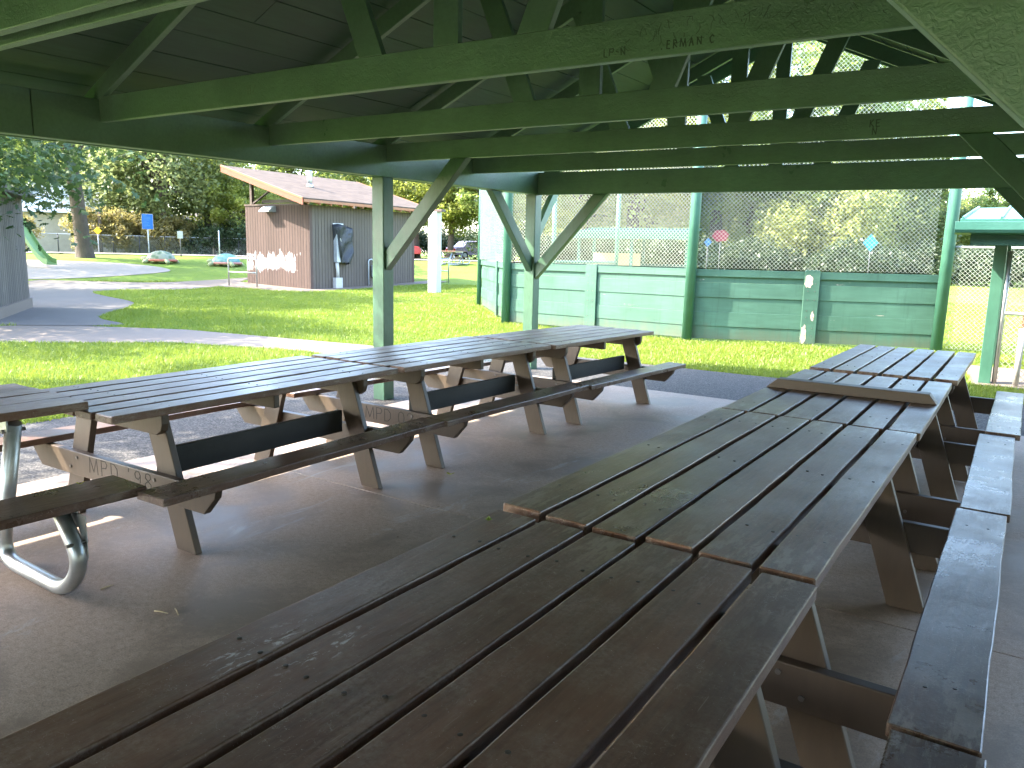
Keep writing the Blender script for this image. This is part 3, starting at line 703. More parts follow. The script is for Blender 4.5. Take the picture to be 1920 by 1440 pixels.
# ------------------------------------------------------------------ backstop
BS = [(-13.62, 18.72), (-9.74, 14.42), (-5.33, 14.12), (-1.24, 15.72)]
bs = empty('backstop', (-5.33, 14.12, 0), label='tall teal green baseball backstop with board wall below chain link mesh', cat='backstop'); BO = tuple(bs.location)
WT = 1.32
mw = MB()
def seg_frame(a, b):
    a, b = Vector((*a, 0)), Vector((*b, 0)); t = (b - a).normalized(); n = Vector((t.y, -t.x, 0)); return a, b, t, n     # n points to the shelter
rn = random.Random(8)
for i, (a, b) in enumerate(zip(BS, BS[1:])):
    A, B, t, n = seg_frame(a, b); L = (B - A).length
    if n.y > 0: n = -n
    wl = MB(); hts = [.02, .26, .535, .81, 1.09, 1.31]
    cuts = [0, L * (.5 if i != 0 else .66), L]
    for u0, u1 in zip(cuts, cuts[1:]):
        for jj, (z0, z1) in enumerate(zip(hts, hts[1:])):
            dz = 0; dn = (.007 if jj % 2 else -.006) + rn.uniform(-.003, .003); F = lambda u, v, w: A + t * u + n * (w + dn) + Vector((0, 0, v))
            q = [(u0 + .001, z0 + .0008), (u1 - .001, z0 + .0008), (u1 - .001, z1 - .0002), (u0 + .001, z1 - .0002)]
            wl.prism(q, -.11, -.07, F)
    wl.build('board_wall', m_teal, bs, BO, .004)
    cap = MB(); cap.prism([(0.02, 1.20), (L - .02, 1.20), (L - .02, 1.335), (.02, 1.335)], -.066, -.04, lambda u, v, w: A + t * u + n * w + Vector((0, 0, v))); cap.build('top_rail', m_teal, bs, BO, .004)
    for u in ([L * .5] if i == 1 else [L * .5] if i == 2 else [L * .66]):
        bt = MB(); bt.prism([(u - .135, 0.0), (u + .135, 0.0), (u + .135, 1.34), (u + .115, 1.365), (u - .115, 1.365), (u - .135, 1.34)], -.064, -.015, lambda u, v, w: A + t * u + n * w + Vector((0, 0, v)))
        bto = bt.build('batten', m_teal, bs, BO, .006); bl = MB()
        for zz in (.16, .3, .5, .62, .82, .98, 1.12):
            for dx in (-.06, .06):
                c = A + t * (u + dx) + Vector((0, 0, zz)); bl.tube([c + n * -.016, c + n * -.010], .010, 8)
        bl.build('bolt', m_bolt, bto, BO)
        if i == 2:       # peeled paint on this batten
            for (cu, cz, ru, rz_, sd_) in ((-.06, 1.16, .075, .13, 1), (.05, .02 + .5, .03, .09, 2), (-.08, .18, .05, .20, 3)):
                r2 = random.Random(sd_); pl = []
                for k in range(18):
                    an = 2 * math.pi * k / 18; f = r2.uniform(.75, 1.1); pl.append((u + cu + ru * f * math.cos(an), max(.01, cz + rz_ * f * math.sin(an))))
                MB().prism(pl, -.0155, -.0135, lambda u, v, w: A + t * u + n * w + Vector((0, 0, v))).build('bare_wood_patch', flat('bare_wood', (.55, .43, .32)), bto, BO)
    e = .16 if i == 2 else 0
    cl = MB(); chainlink(cl, (a[0] + t.x * .03, a[1] + t.y * .03), (b[0] - t.x * (.03 + e), b[1] - t.y * (.03 + e)), 1.36, 5.4, .075, .0028); cl.build('chain_link_mesh', m_wire, bs, BO)
for (x, y), r, h, lean in zip(BS, (.065, .095, .095, .10), (5.2, 5.5, 5.6, 5.6), (0, .0, .0, .0)):
    q = MB(); q.tube([(x, y + .0, -.1), (x + .035 * 1, y, 3.0), (x + .06, y, h)], r, 20)
    q.build('post', m_teal_pipe, bs, BO)
for i, (a, b) in enumerate(zip(BS, BS[1:])):
    MB().tube([(a[0], a[1] + .0, 5.4), (b[0], b[1], 5.4)], .03, 10).build('top_pipe', m_teal_pipe, bs, BO)

# dugout side fence running from the backstop towards the dugout
DF = (-.33, 11.95)
fence = empty('chain_link_fence', (-.8, 13.8, 0), label='low silver chain link fence around the roofed dugout, right of the backstop', cat='fence'); FO = tuple(fence.location)
cl = MB(); chainlink(cl, (-1.12, 15.74), (4.2, 16.1), .04, 1.82, .075, .0029); cl.build('chain_link_mesh', m_wire, fence, FO)
cl = MB(); chainlink(cl, (DF[0] + .09, DF[1] - .03), (4.2, DF[1] - .03), .04, 1.45, .075, .0026); cl.build('chain_link_mesh', m_wire, fence, FO)
MB().tube([(-1.12, 15.74, 1.83), (4.2, 16.1, 1.83)], .022, 10).build('top_rail', m_galv, fence, FO)
MB().tube([(DF[0] + .09, DF[1] - .03, .92), (4.2, DF[1] - .03, .92)], .022, 10).build('rail', m_galv, fence, FO)
MB().tube([(DF[0] + .11, DF[1] - .03, 0), (DF[0] + .11, DF[1] - .03, 1.72)], .028, 10).build('post', m_galv, fence, FO)
for x in (.02, 1.9): MB().tube([(x, DF[1] - .10, 0), (x, DF[1] - .10, .74 if x < 1 else 1.5)], .035, 12).build('post', m_white, fence, FO)

# ------------------------------------------------------------------ dugout
dg = empty('dugout', (1.6, 12.9, 0), label='dugout with pale teal metal roof and gutter at right edge', cat='dugout'); DO = tuple(dg.location)
def dug_roof(x0, x1, y0, y1, z0, z1, par, off, n):
    rf = MB(); rf.prism([(y0, z0), (y1, z1), (y1, z1 + .03), (y0, z0 + .03)], x0, x1, lambda a, c, q: (q, a, c)); r_ = rf.build('roof', m_teal_metal, par, off)
    rb = MB(); k = int((x1 - x0) / n); sl = (z1 - z0) / (y1 - y0)
    for i in range(k + 1): x = x0 + .03 + i * n; rb.prism([(y0, z0 + .031), (y1, z1 + .031), (y1, z1 + .06), (y0, z0 + .06)], x - .012, x + .012, lambda a, c, q: (q, a, c))
    rb.build('seam', m_teal_metal, r_, off)
dug_roof(-.80, 4.6, 11.5, 14.6, 2.075, 2.40, dg, DO, .42)
MB().prism([(11.40, 1.93), (11.49, 1.91), (11.495, 2.07), (11.38, 2.07), (11.38, 1.97)], -.84, 4.6, lambda a, c, q: (q, a, c)).build('gutter', m_teal_metal, dg, DO, .004)
MB().prism([(11.5, 1.78), (14.5, 1.95), (14.5, 2.36), (11.5, 2.06)], -.66, 4.5, lambda a, c, q: (q, a, c)).build('soffit_box', m_dkteal, dg, DO)
for x, y in ((DF[0], DF[1]), (4.3, DF[1]), (DF[0], 14.3), (4.3, 14.3)):
    MB().box(x - .07, x + .07, y - .07, y + .07, -.05, 1.80 if y < 13 else 1.93).build('post', m_dkteal if y > 13 else m_teal_pipe, dg, DO, .006)
bn = empty('player_bench', (2, 13.3, 0), label='long bench with brown back board inside the right dugout', cat='bench')
MB().box(.0, 4, 13.5, 13.54, .55, .85).build('backrest', flat('varnished_brown_board', (.17, .09, .05)), bn, (2, 13.3, 0), .004)
MB().box(.0, 4, 13.12, 13.42, .40, .44).build('seat', flat('blue_grey_board', (.16, .26, .30)), bn, (2, 13.3, 0), .004)
for x in (.2, 2, 3.8):
    MB().box(x - .03, x + .03, 13.2, 13.498, -.02, .398).box(x - .03, x + .03, 13.44, 13.498, .42, .8).build('leg', m_galv, bn, (2, 13.3, 0), .003)

# second dugout across the infield
d2c = pol(-24.5, 36); d2 = empty('dugout', d2c, R(24.5 - 12), label='dark green roofed dugout across the field seen through the mesh', cat='dugout')
def D2(mb, name, mat, bev=0): return mb.build(name, mat, d2, (0, 0, 0), bev)
rfm = MB(); rfm.prism([(-1.5, 2.30), (1.5, 2.62), (1.5, 2.70), (-1.5, 2.42)], -2.6, 2.6, lambda a, c, q: (q, a, c)); D2(rfm, 'roof', m_paint('dark_teal_roofing', (.016, .052, .042), .9, .12, spec=.08))
D2(MB().box(-2.62, 2.62, -1.56, -1.5, 2.12, 2.42), 'fascia', m_dkteal)
for x in (-2.4, 0, 2.4):
    for y in (-1.3, 1.3): D2(MB().box(x - .06, x + .06, y - .06, y + .06, -.1, 2.31 if y < 0 else 2.55), 'post', m_dkteal)
D2(MB().box(-2.3, 2.3, 1.24, 1.3 - .061, .0, 1.05), 'back_wall', m_dkteal)
D2(MB().box(-2.0, .2, -.3, -.26, .95, 1.5), 'sign_board', flat('tan_board', (.42, .27, .15)))
D2(MB().box(-2.2, 2.2, .5, .9, .42, .47).box(-2.0, -1.9, .5, .9, 0, .42).box(1.9, 2.0, .5, .9, 0, .42), 'bench', m_greymetal)

# far side net fence of the ball field
ff = empty('ball_field_fence', pol(-28, 30), label='teal fence posts with low dark green panel beyond the backstop mesh', cat='fence'); FF = tuple(ff.location)
pa, pb = pol(-30.6, 27), pol(-26.0, 30)
for p, h in ((pa, 4.4), (pb, 5.2)): MB().tube([(p[0], p[1], p[2] - .1), (p[0], p[1], h)], .075, 12).build('post', m_teal_pipe, ff, FF)
A, B, t, n = seg_frame(pa[:2], pb[:2])
MB().prism([(0, .3), ((B - A).length, .3), ((B - A).length, 1.24), (0, 1.24)], -.03, .03, lambda u, v, w: A + t * u + n * w + Vector((0, 0, v))).build('panel', m_dkteal, ff, FF)
MB().tube([(pa[0], pa[1], 1.3), (pb[0], pb[1], 1.3)], .05, 8).build('rail', m_teal_pipe, ff, FF)

# ------------------------------------------------------------------ restroom building
bx0, bx1, by0, by1, bh = -26.55, -22.81, 20.42, 26.3, 3.19
bd = empty('restroom_building', ((bx0 + bx1) / 2, (by0 + by1) / 2, 0), label='brown board sided restroom building with mono pitch shingle roof', cat='building'); B0 = tuple(bd.location)
m_bw = m_board('brown_red_boards', (.088, .056, .046), .155, white=(-26.0 - B0[0] + 1.0, 1.02, 1.50, .33), var=.12)
m_bs = m_board('brown_grey_boards', (.115, .092, .074), .155, axis='y', var=.08)
MB().box(bx0, bx1, by0, by0 + .14, .0, bh).build('wall', m_bw, bd, B0)
MB().box(bx1 - .14, bx1 - .0, by0 + .142, by1, .0, bh).build('wall', m_bs, bd, B0)
MB().box(bx0, bx1, by1 + .002, by1 + .14, .0, bh).build('wall', m_bw, bd, B0)
MB().box(bx0, bx0 + .14, by0 + .142, by1, .0, bh).build('wall', m_bs, bd, B0)
MB().box(bx0 - .03, bx1 - .3, by0 - .03, by0 + .17, bh + .002, bh + .06).build('wall_cap', flat('dark_cap_timber', (.08, .05, .04)), bd, B0)
RS = .285
rzf = lambda x: 3.30 + RS * (-22.25 - x)
rx0, rx1, ry0, ry1 = -26.85, -22.2, 19.62, 26.95
MB().prism([(rx0, rzf(rx0) + .05), (rx1, rzf(rx1) + .05), (rx1, rzf(rx1) + .10), (rx0, rzf(rx0) + .10)], ry0 - .04, ry1 + .04, lambda a, c, q: (a, q, c)).build('shingle_roof', m_shing, bd, B0)
MB().prism([(rx0, rzf(rx0) + .01), (rx1, rzf(rx1) + .01), (rx1, rzf(rx1) + .048), (rx0, rzf(rx0) + .048)], ry0, ry1, lambda a, c, q: (a, q, c)).build('roof_deck', m_orange, bd, B0)
for y in (ry0 - .035, ry1 + .035):
    MB().prism([(rx0, rzf(rx0) - .16), (rx1, rzf(rx1) - .16), (rx1, rzf(rx1) + .045), (rx0, rzf(rx0) + .045)], y - .02, y + .02, lambda a, c, q: (a, q, c)).build('barge_board', flat('red_brown_trim', (.26, .075, .04)), bd, B0)
    MB().prism([(rx0, rzf(rx0) + .046), (rx1, rzf(rx1) + .046), (rx1, rzf(rx1) + .11), (rx0, rzf(rx0) + .11)], y - .032, y + .032, lambda a, c, q: (a, q, c)).build('drip_edge', m_orange, bd, B0)
MB().box(rx1 - .002, rx1 + .03, ry0, ry1, rzf(rx1) - .05, rzf(rx1) + .045).build('fascia', m_orange, bd, B0)
for i in range(13):
    y = ry0 + .25 + i * .56
    MB().prism([(rx0 + .1, rzf(rx0 + .1) - .13), (rx1 - .01, rzf(rx1) - .12), (rx1 - .01, rzf(rx1) + .008), (rx0 + .1, rzf(rx0 + .1) + .008)], y - .025, y + .025, lambda a, c, q: (a, q, c)).build('rafter', m_orange, bd, B0)
for x, y in ((-26.2, by0 + .07), (-26.2, by1 - .1)):
    MB().box(x - .06, x + .06, y - .06, y + .06, bh + .062, rzf(x) - .12).build('roof_post', flat('dark_post_timber', (.07, .05, .04)), bd, B0)
MB().bar((-26.15, by0 + .07, bh + .08), (-24.9, by0 + .07, rzf(-24.9) - .2), .05, .08, (0, 1, 0)).build('strut', flat('dark_post_timber', (.07, .05, .04)), bd, B0)
MB().box(-25.9, -23.6, by0 + .30, by0 + .36, bh + .12, bh + .24).build('clerestory_rail', flat('dark_post_timber', (.07, .05, .04)), bd, B0)
# flue
fl = MB(); fx, fy = -24.4, 21.9; fl.tube([(fx, fy, rzf(fx) + .02), (fx, fy, rzf(fx) + .72)], .10, 16); fl.tube([(fx, fy, rzf(fx) + .05), (fx, fy, rzf(fx) + .20)], [.19, .11], 16); fl.build('flue_pipe', m_galv, bd, B0)
# wall lamp
wl = MB(); wl.prism([(by0 - .001, 3.16), (by0 - .12, 3.16), (by0 - .36, 2.98), (by0 - .36, 2.93), (by0 - .001, 2.93)], -25.28, -24.68, lambda a, c, q: (q, a, c)); wl.build('wall_lamp', m_greymetal, bd, B0, .006)
# meter box with plastic sheet, riser and base
xf = bx1 + .002
mbx = MB().box(xf, xf + .20, 21.62, 22.12, 1.05, 2.42).build('meter_box', m_greymetal, bd, B0, .01)
tp = MB(); ny, nz_ = 14, 24; vs = []; r2 = random.Random(2)
for iz in range(nz_ + 1):
    z = 2.50 - iz / nz_ * 1.45; 
    for iy in range(ny + 1):
        f = iy / ny; sk = .22 * (iz / nz_) ** 1.5; y0_ = 21.56 + sk; y1_ = 22.42 - .15 * sm(.6, 1, iz / nz_)
        y = y0_ + (y1_ - y0_) * f; bul = .30 + .045 * math.sin(f * 6 + iz * .16) + .035 * math.sin(iz * .42 + f * 7) + r2.uniform(-.012, .012)
        x = xf + (bul if 0 < iy < ny else .01); z2 = z + .05 * math.sin(f * 5) + (.0 if iz < nz_ else r2.uniform(-.1, .02))
        vs.append((x if iz > 0 else xf + .01, y, z2))
tp.add(vs, [(i * (ny + 1) + j, i * (ny + 1) + j + 1, (i + 1) * (ny + 1) + j + 1, (i + 1) * (ny + 1) + j) for i in range(nz_) for j in range(ny)], True)
tp.build('plastic_sheet', m_tarp, mbx, B0)
MB().box(xf, xf + .02, 21.60, 22.14, 2.44, 2.56).build('lid', m_greymetal, mbx, B0)
MB().tube([(xf + .08, 21.75, .45), (xf + .08, 21.72, 1.049)], .07, 12).build('riser_pipe', m_white, bd, B0)
MB().box(xf, xf + .18, 21.56, 21.92, .0, .449).build('riser_base', m_white, bd, B0, .01)
rp = MB(); rp.tube(fillet([(xf + .06, 21.70, 2.40), (xf + .30, 21.66, 2.1), (xf + .26, 21.85, 1.6), (xf + .16, 21.95, 1.05)], .3, 8), .018, 8); rp.build('cord', m_white, mbx, B0)
gm = MB(); gm.tube(fillet([(xf + .10, 23.45, 0), (xf + .10, 23.45, 1.15), (xf + .16, 23.62, 1.2), (xf + .16, 23.78, .95)], .12, 6), .028, 10); gm.build('gas_pipe', m_greymetal, bd, B0)
MB().box(xf + .03, xf + .24, 23.66, 23.98, .45, .94).build('gas_meter', m_greymetal, bd, B0, .04)

# bike-rack style pipe rails at either end of the building
def rail(p, q, label):
    o = empty('pipe_railing', (p[0], p[1], tz(*p)), label=label, cat='railing', group='pipe railings beside the restroom building')
    P, Q = Vector((0, 0, 0)), Vector((q[0] - p[0], q[1] - p[1], 0))
    MB().tube(fillet([P, P + Vector((0, 0, 1.05)), Q + Vector((0, 0, 1.05)), Q], .14, 7), .028, 12).build('hoop', m_galv, o)
    MB().tube([P + Vector((0, 0, .52)), Q + Vector((0, 0, .52))], .024, 10).build('mid_rail', m_galv, o)
rail((-25.9, 19.05), (-24.35, 19.15), 'grey pipe railing before the white blotched wall of the restroom building')
rail((-22.0, 27.05), (-21.35, 27.05), 'grey pipe railing at the far right corner of the restroom building')

# white post with lamp bracket
lp = empty('white_post', (-18.83, 23.0, 0), label='square white painted post standing alone on the lawn', cat='post')
MB().box(-.20, .20, -.16, .16, -.1, 3.02).build('shaft', m_white, lp, bev=.015)
MB().box(-.10, .42, -.12, .12, 3.021, 3.11).build('cap', flat('dark_cap_timber', (.08, .05, .04)), lp, bev=.01)

# grey shed at the left edge
sa, sb = Vector((-20.15, 9.15, 0)), Vector((-16.9, 6.95, 0)); t = (sa - sb).normalized(); n = Vector((-t.y, t.x, 0)); n = n if n.x < 0 else -n
shed = empty('grey_shed', tuple(sa), label='weathered grey board shed at the left edge under oak leaves', cat='shed'); S0 = tuple(sa)
m_shed = m_board('weathered_grey_boards', (.105, .090, .076), .15, var=.2, chips=(.19, .165, .14)); m_shed2 = m_board('weathered_grey_boards_end', (.105, .090, .076), .15, axis='y', var=.2)
Ls = (sa - sb).length
Fs = lambda u, v, w: sa - t * u + n * w + Vector((0, 0, v))
MB().prism([(0, .22), (Ls, .22), (Ls, 2.55), (0, 2.55)], 0, 3.2, Fs).build('wall', m_shed, shed, S0)
MB().prism([(-.03, -.05), (Ls + .03, -.05), (Ls + .03, .218), (-.03, .218)], -.05, 3.23, Fs).build('footing', m_walk, shed, S0)
MB().prism([(-.2, 2.56), (Ls + .2, 2.56), (Ls + .2, 2.70), (-.2, 2.70)], -.25, 3.4, Fs).build('roof', m_shingle_top, shed, S0)

# ------------------------------------------------------------------ vegetation
def np_mesh(name, V, F, tint, mats, nper):
    me = bpy.data.meshes.new(name); nv, nf = len(V), len(F)
    me.vertices.add(nv); me.vertices.foreach_set('co', np.asarray(V, np.float32).ravel())
    me.loops.add(nf * nper); me.loops.foreach_set('vertex_index', np.asarray(F, np.int32).ravel())
    me.polygons.add(nf); me.polygons.foreach_set('loop_start', np.arange(nf, dtype=np.int32) * nper)
    at = me.attributes.new('tint', 'FLOAT', 'FACE'); at.data.foreach_set('value', np.asarray(tint, np.float32))
    for m in mats: me.materials.append(m)
    me.update(calc_edges=True); me.validate(); return me
OUT = {'diamond': [(-.5, 0), (-.05, .28), (.5, 0), (-.05, -.28)],
       'lobed': [(-.5, 0), (-.28, .16), (-.16, .07), (-.02, .34), (.1, .13), (.3, .28), (.34, .1), (.55, 0), (.34, -.1), (.3, -.28), (.1, -.13), (-.02, -.34), (-.16, -.07), (-.28, -.16)]}
def leaves(rng, P, size, kind='diamond', up=.5, tint=None, droop=0.):
    n = len(P); nrm = rng.normal(size=(n, 3)); nrm[:, 2] = np.abs(nrm[:, 2]) + up; nrm /= np.linalg.norm(nrm, axis=1)[:, None]
    d = rng.normal(size=(n, 3)); d[:, 2] -= droop; d -= nrm * (d * nrm).sum(1)[:, None]; d /= np.linalg.norm(d, axis=1)[:, None]; w = np.cross(nrm, d)
    sz = size * rng.uniform(.65, 1.3, n); o = OUT[kind]; k = len(o)
    V = np.concatenate([(P + (d * a + w * b) * sz[:, None] + nrm * (sz * -.12 * abs(b) * 2)[:, None])[:, None, :] for a, b in o], 1).reshape(-1, 3)
    F = np.arange(n * k).reshape(n, k); return V, F, k
def limbs(mb, rnd, base, top, r0, tips, lean=0):
    mid = base.lerp(top, .5) + Vector((rnd.uniform(-.15, .15), rnd.uniform(-.15, .15), 0)) * lean
    pts = [base + Vector((0, 0, -.2)), base + Vector((0, 0, .05)), base.lerp(mid, .3), mid, top]
    mb.tube(pts, [r0 * 1.5, r0 * 1.28, r0 * .98, r0 * .88, r0 * .7], 14, False)
    for tip in tips:
        s = mid.lerp(top, rnd.uniform(.25, 1.)); m1 = s.lerp(tip, .45) + Vector((rnd.uniform(-.3, .3), rnd.uniform(-.3, .3), rnd.uniform(.0, .5))) * (tip - s).length * .18
        r = r0 * rnd.uniform(.25, .48); mb.tube([s, s.lerp(m1, .5), m1, tip], [r, r * .8, r * .55, r * .15], 7, False)
def make_tree(seed, H, cr, base_frac, tr, nclump, lpc, lsize, mat, bark=None, kind='diamond', squash=1., droop=0., crad=.26, name='tree'):
    """trunk mesh and crown mesh, origin at the foot"""
    rng = np.random.default_rng(seed); rnd = random.Random(seed); z0 = H * base_frac; cz = (H + z0) / 2; hz = (H - z0) / 2
    u = rng.normal(size=(nclump, 3)); u /= np.linalg.norm(u, axis=1)[:, None]; rad = rng.uniform(.12, 1, nclump) ** .5
    C = u * rad[:, None] * np.array([cr, cr, hz]) * .86; C[:, 2] += cz
    # narrower towards the top, ragged outline
    sc = 1 - .35 * np.clip((C[:, 2] - cz) / hz, -.2, 1); C[:, :2] *= sc[:, None]
    P = []; T = []
    for c in C:
        n = int(lpc * rng.uniform(.5, 1.5)); s = cr * crad * rng.uniform(.55, 1.25); q = rng.normal(size=(n, 3)); q /= np.maximum(1e-6, np.linalg.norm(q, axis=1))[:, None]; q *= (rng.uniform(0, 1, n) ** .45)[:, None]
        q = q * s * np.array([1, 1, .72 * squash]); 
        if droop: q[:, 2] -= droop * s * rng.uniform(0, 1, n) ** 2 * 2
        P.append(c + q); T.append(np.clip(rng.normal(.5, .22) + rng.normal(0, .2, n), 0, 1))
    P = np.concatenate(P); T = np.concatenate(T)
    V, F, k = leaves(rng, P, lsize, kind, .4, droop=droop)
    crown = np_mesh('crown', V, F, T, [mat], k)
    mb = MB(); tips = [Vector(c) for c in C[rng.permutation(nclump)[:min(16, nclump)]]]
    limbs(mb, rnd, Vector((0, 0, 0)), Vector((rnd.uniform(-.1, .1) * cr, rnd.uniform(-.1, .1) * cr, z0 + hz * .7)), tr, tips, cr * .3)
    me = bpy.data.meshes.new('trunk'); me.from_pydata(mb.v, [], mb.f); me.materials.append(bark or m_bark); me.polygons.foreach_set('use_smooth', [True] * len(mb.f)); me.update()
    return me, crown
def plant(kind, meshes, loc, rz, s, label, cat, group=None):
    o = empty(kind, loc, rz, label=label, cat=cat, group=group); o.scale = (s, s, s) if not hasattr(s, '__len__') else s
    for nm, me in zip(('trunk', 'crown'), meshes):
        c = bpy.data.objects.new(nm, me); COL.objects.link(c); c.parent = o
    return o

TA = make_tree(21, 11, 4.6, .16, .30, 70, 190, .30, m_leaf_a)
TB = make_tree(22, 12, 4.8, .14, .32, 75, 190, .30, m_leaf_b)
TC = make_tree(23, 13, 5.2, .10, .34, 85, 190, .30, m_leaf_c, droop=.6)
TD = make_tree(24, 9, 5.2, .05, .26, 85, 210, .27, m_leaf_d, droop=.8)
TK = make_tree(25, 7, 4.0, .04, .20, 60, 170, .28, m_leaf_k)
TH = make_tree(26, 2.6, 1.9, .0, .06, 46, 150, .17, m_leaf_h, m_bark_d, crad=.34)
TS = make_tree(27, 2.2, 2.1, .0, .06, 40, 150, .18, m_leaf_k, m_bark_d, crad=.36)
TBIG = make_tree(28, 15, 7.0, .22, .37, 90, 200, .30, m_leaf_b)
TOAK = make_tree(29, 6.2, 4.3, .20, .22, 95, 150, .17, m_leaf_oak, kind='lobed', crad=.24, droop=.3)

plant('oak_tree', TOAK, (-18.2, 5.2, 0), .6, 1.16, 'dark leaved oak hanging over the grey shed, lobed leaves close up', 'tree')
big = plant('park_tree', TBIG, (*pol(-62.35, 46.5)[:2], pol(-62.35, 46.5)[2] - .05), 1.0, 1, 'big tree with thick furrowed trunk beside the road, left of the blue sign', 'tree')
GB = 'trees behind the road on the left'
rt = random.Random(77)
i = 0
for az, r, T, s, lab in (
    (-67.5, 66, TB, 1.0, 'green tree behind the pale roofed house at the far left'), (-64.2, 72, TA, 1.0, 'yellow green tree above the pale roof of the far house'),
    (-60.2, 63, TC, .95, 'grey green drooping tree just right of the big furrowed trunk'), (-57.6, 60, TC, 1.05, 'large grey green tree above the blue sign'),
    (-54.8, 64, TA, 1.0, 'yellow green tree left of the restroom roof peak'), (-52.6, 58, TA, .62, 'low yellow green tree touching the left corner of the restroom building')):
    p = pol(az, r); plant('background_tree', T, (p[0], p[1], p[2] - .05), rt.uniform(0, 6.3), s, lab, 'tree', GB)
GM = 'trees between the restroom building and the backstop'
for az, r, T, s, lab in ((-48.5, 66, TB, 1.0, 'green tree seen over the restroom roof, left of the shelter post'), (-44, 70, TA, 1.05, 'tree crown seen over the restroom roof behind the brace'),
                         (-40.6, 62, TA, .9, 'yellow green tree right behind the white post'), (-38.2, 60, TA, .85, 'yellow green tree over the far white legged picnic tables'), (-35.2, 58, TB, .95, 'green tree with brown trunk at left end of the backstop')):
    p = pol(az, r); plant('background_tree', T, (p[0], p[1], p[2] - .05), rt.uniform(0, 6.3), s, lab, 'tree', GM)
GR = 'trees behind the backstop mesh'
for az, r, T, s, lab in ((-13.8, 58, TB, 1.62, 'very tall green tree filling the open gable above the mesh'), (-19, 60, TA, 1.7, 'very tall yellow green tree left in the open gable behind the webs'), (-25, 62, TB, 1.75, 'very tall green tree far behind the dugout across the field'), (-9.6, 62, TA, 1.42, 'tall tree at right side of the open gable, thin crown against sky')):
    p = pol(az, r); plant('background_tree', T, (p[0], p[1], p[2] - .05), rt.uniform(0, 6.3), s, lab, 'tree', GR)
for az, r, T, s, lab in ((-32, 66, TA, 1.0, 'yellow green tree behind the left wing of the backstop'), (-28.3, 62, TB, 1.0, 'green tree left above the far dugout roof'),
                         (-24.2, 66, TD, 1.4, 'olive tree over the middle of the far dugout roof'), (-20.6, 62, TB, 1.05, 'green tree at right end of the far dugout roof'),
                         (-16.6, 64, TC, 1.0, 'grey green tree behind the red disc marker'), (-11.3, 56, TD, .98, 'broad olive yellow willow in the middle of the mesh panel'),
                         (-13.6, 76, TB, 1.2, 'dark green tree behind the olive willow'), (-7.2, 64, TC, .85, 'grey green drooping tree right of the blue diamond marker'), (-8.8, 84, TA, 1.15, 'tall yellow green tree rising in the gable opening'),
                         (-4.0, 70, TD, .95, 'olive tree by the tall post at right end of the backstop'), (-1.6, 66, TB, .62, 'low green tree just over the near dugout roof'), (2.2, 74, TA, .72, 'yellow green tree beyond the near dugout at the right edge'), (6, 78, TC, .8, 'grey green tree beyond the right frame edge')):
    p = pol(az, r); plant('background_tree', T, (p[0], p[1], p[2] - .05), rt.uniform(0, 6.3), s, lab, 'tree', GR)
for az, sc in ((-31, 1.15), (-27.5, 1.2), (-22.8, 1.25), (-18.2, 1.3), (-14.8, 1.3), (-10.8, 1.2), (-6.6, .8), (-3.2, .72), (.4, .8), (3.6, .8), (7.2, .9)):
    r = 88 + rt.uniform(-5, 5); p = pol(az, r); plant('background_tree', rt.choice([TD, TB, TC, TA]), (p[0], p[1], p[2] - .05), rt.uniform(0, 6.3), sc, 'leafy tree in the rear rank past the ball field, only crown patches in view', 'tree', 'rear trees past the ball field')
# a second rank that closes the view, one shared look
for az in np.arange(-80, -22, 4.2):
    r = 92 + rt.uniform(-6, 6); p = pol(az, r); T = rt.choice([TA, TB, TC])
    plant('background_tree', T, (p[0], p[1], p[2] - .05), rt.uniform(0, 6.3), rt.uniform(1.0, 1.25), 'leafy tree in the hazy rear rank, only patches of its crown in view', 'tree', 'rear rank of trees')
# shrubs: dry hedge on the left, dark thicket behind the backstop
hd = [(-66.2, 56.9, .9, 'dry yellow shrub before the far pale house'), (-61.9, 58.0, 1.0, 'dry yellow shrub behind the big tree trunk'), (-60.6, 57.9, .95, 'dry hedge shrub right beside the big trunk'), (-59.4, 57.9, 1.0, 'dry hedge shrub just left of the blue sign'),
      (-58.0, 57.9, .92, 'dry hedge shrub behind the blue sign post'), (-56.9, 57.9, 1.0, 'dry hedge shrub left of the little white sign')]
for az, r, s, lab in hd:
    p = pol(az, r); plant('hedge_shrub', TH, (p[0], p[1], p[2] - .05), rt.uniform(0, 6.3), (s, s, s * rt.uniform(.95, 1.25)), lab, 'shrub', 'dry hedge shrubs along the road')
for az, r, s, lab in ((-55.6, 58.2, 1.0, 'dark shrub behind the little white sign'), (-54.2, 59, 1.05, 'dark shrub behind the thin grey pole'), (-52.9, 57.6, 1.2, 'dark shrub against the left corner of the restroom building')):
    p = pol(az, r); plant('dark_shrub', TS, (p[0], p[1], p[2] - .05), rt.uniform(0, 6.3), s, lab, 'shrub', 'dark shrubs left of the restroom building')
for k, az in enumerate((-29.2, -27, -25, -23, -21.2, -19.8, -18.6, -16.2, -13.4, -9.9, -7.4, -5.2, -3.0, -.8, 1.5, -33.5, -30.5)):
    p = pol(az, 50 + (k % 3) * 2); plant('dark_shrub', TS, (p[0], p[1], p[2] - .1), rt.uniform(0, 6.3), 1.0 + .25 * (k % 2), 'low dark shrub in the thicket under the trees behind the backstop', 'shrub', 'dark thicket behind the backstop')
TSM = make_tree(31, 7.6, 2.7, .48, .10, 40, 70, .16, m_leaf_oak, kind='lobed', crad=.3)
plant('shade_tree', TSM, (-11.6, .6, 0), 2.0, 1, 'slender young tree beyond the left frame edge dappling the gravel', 'tree')
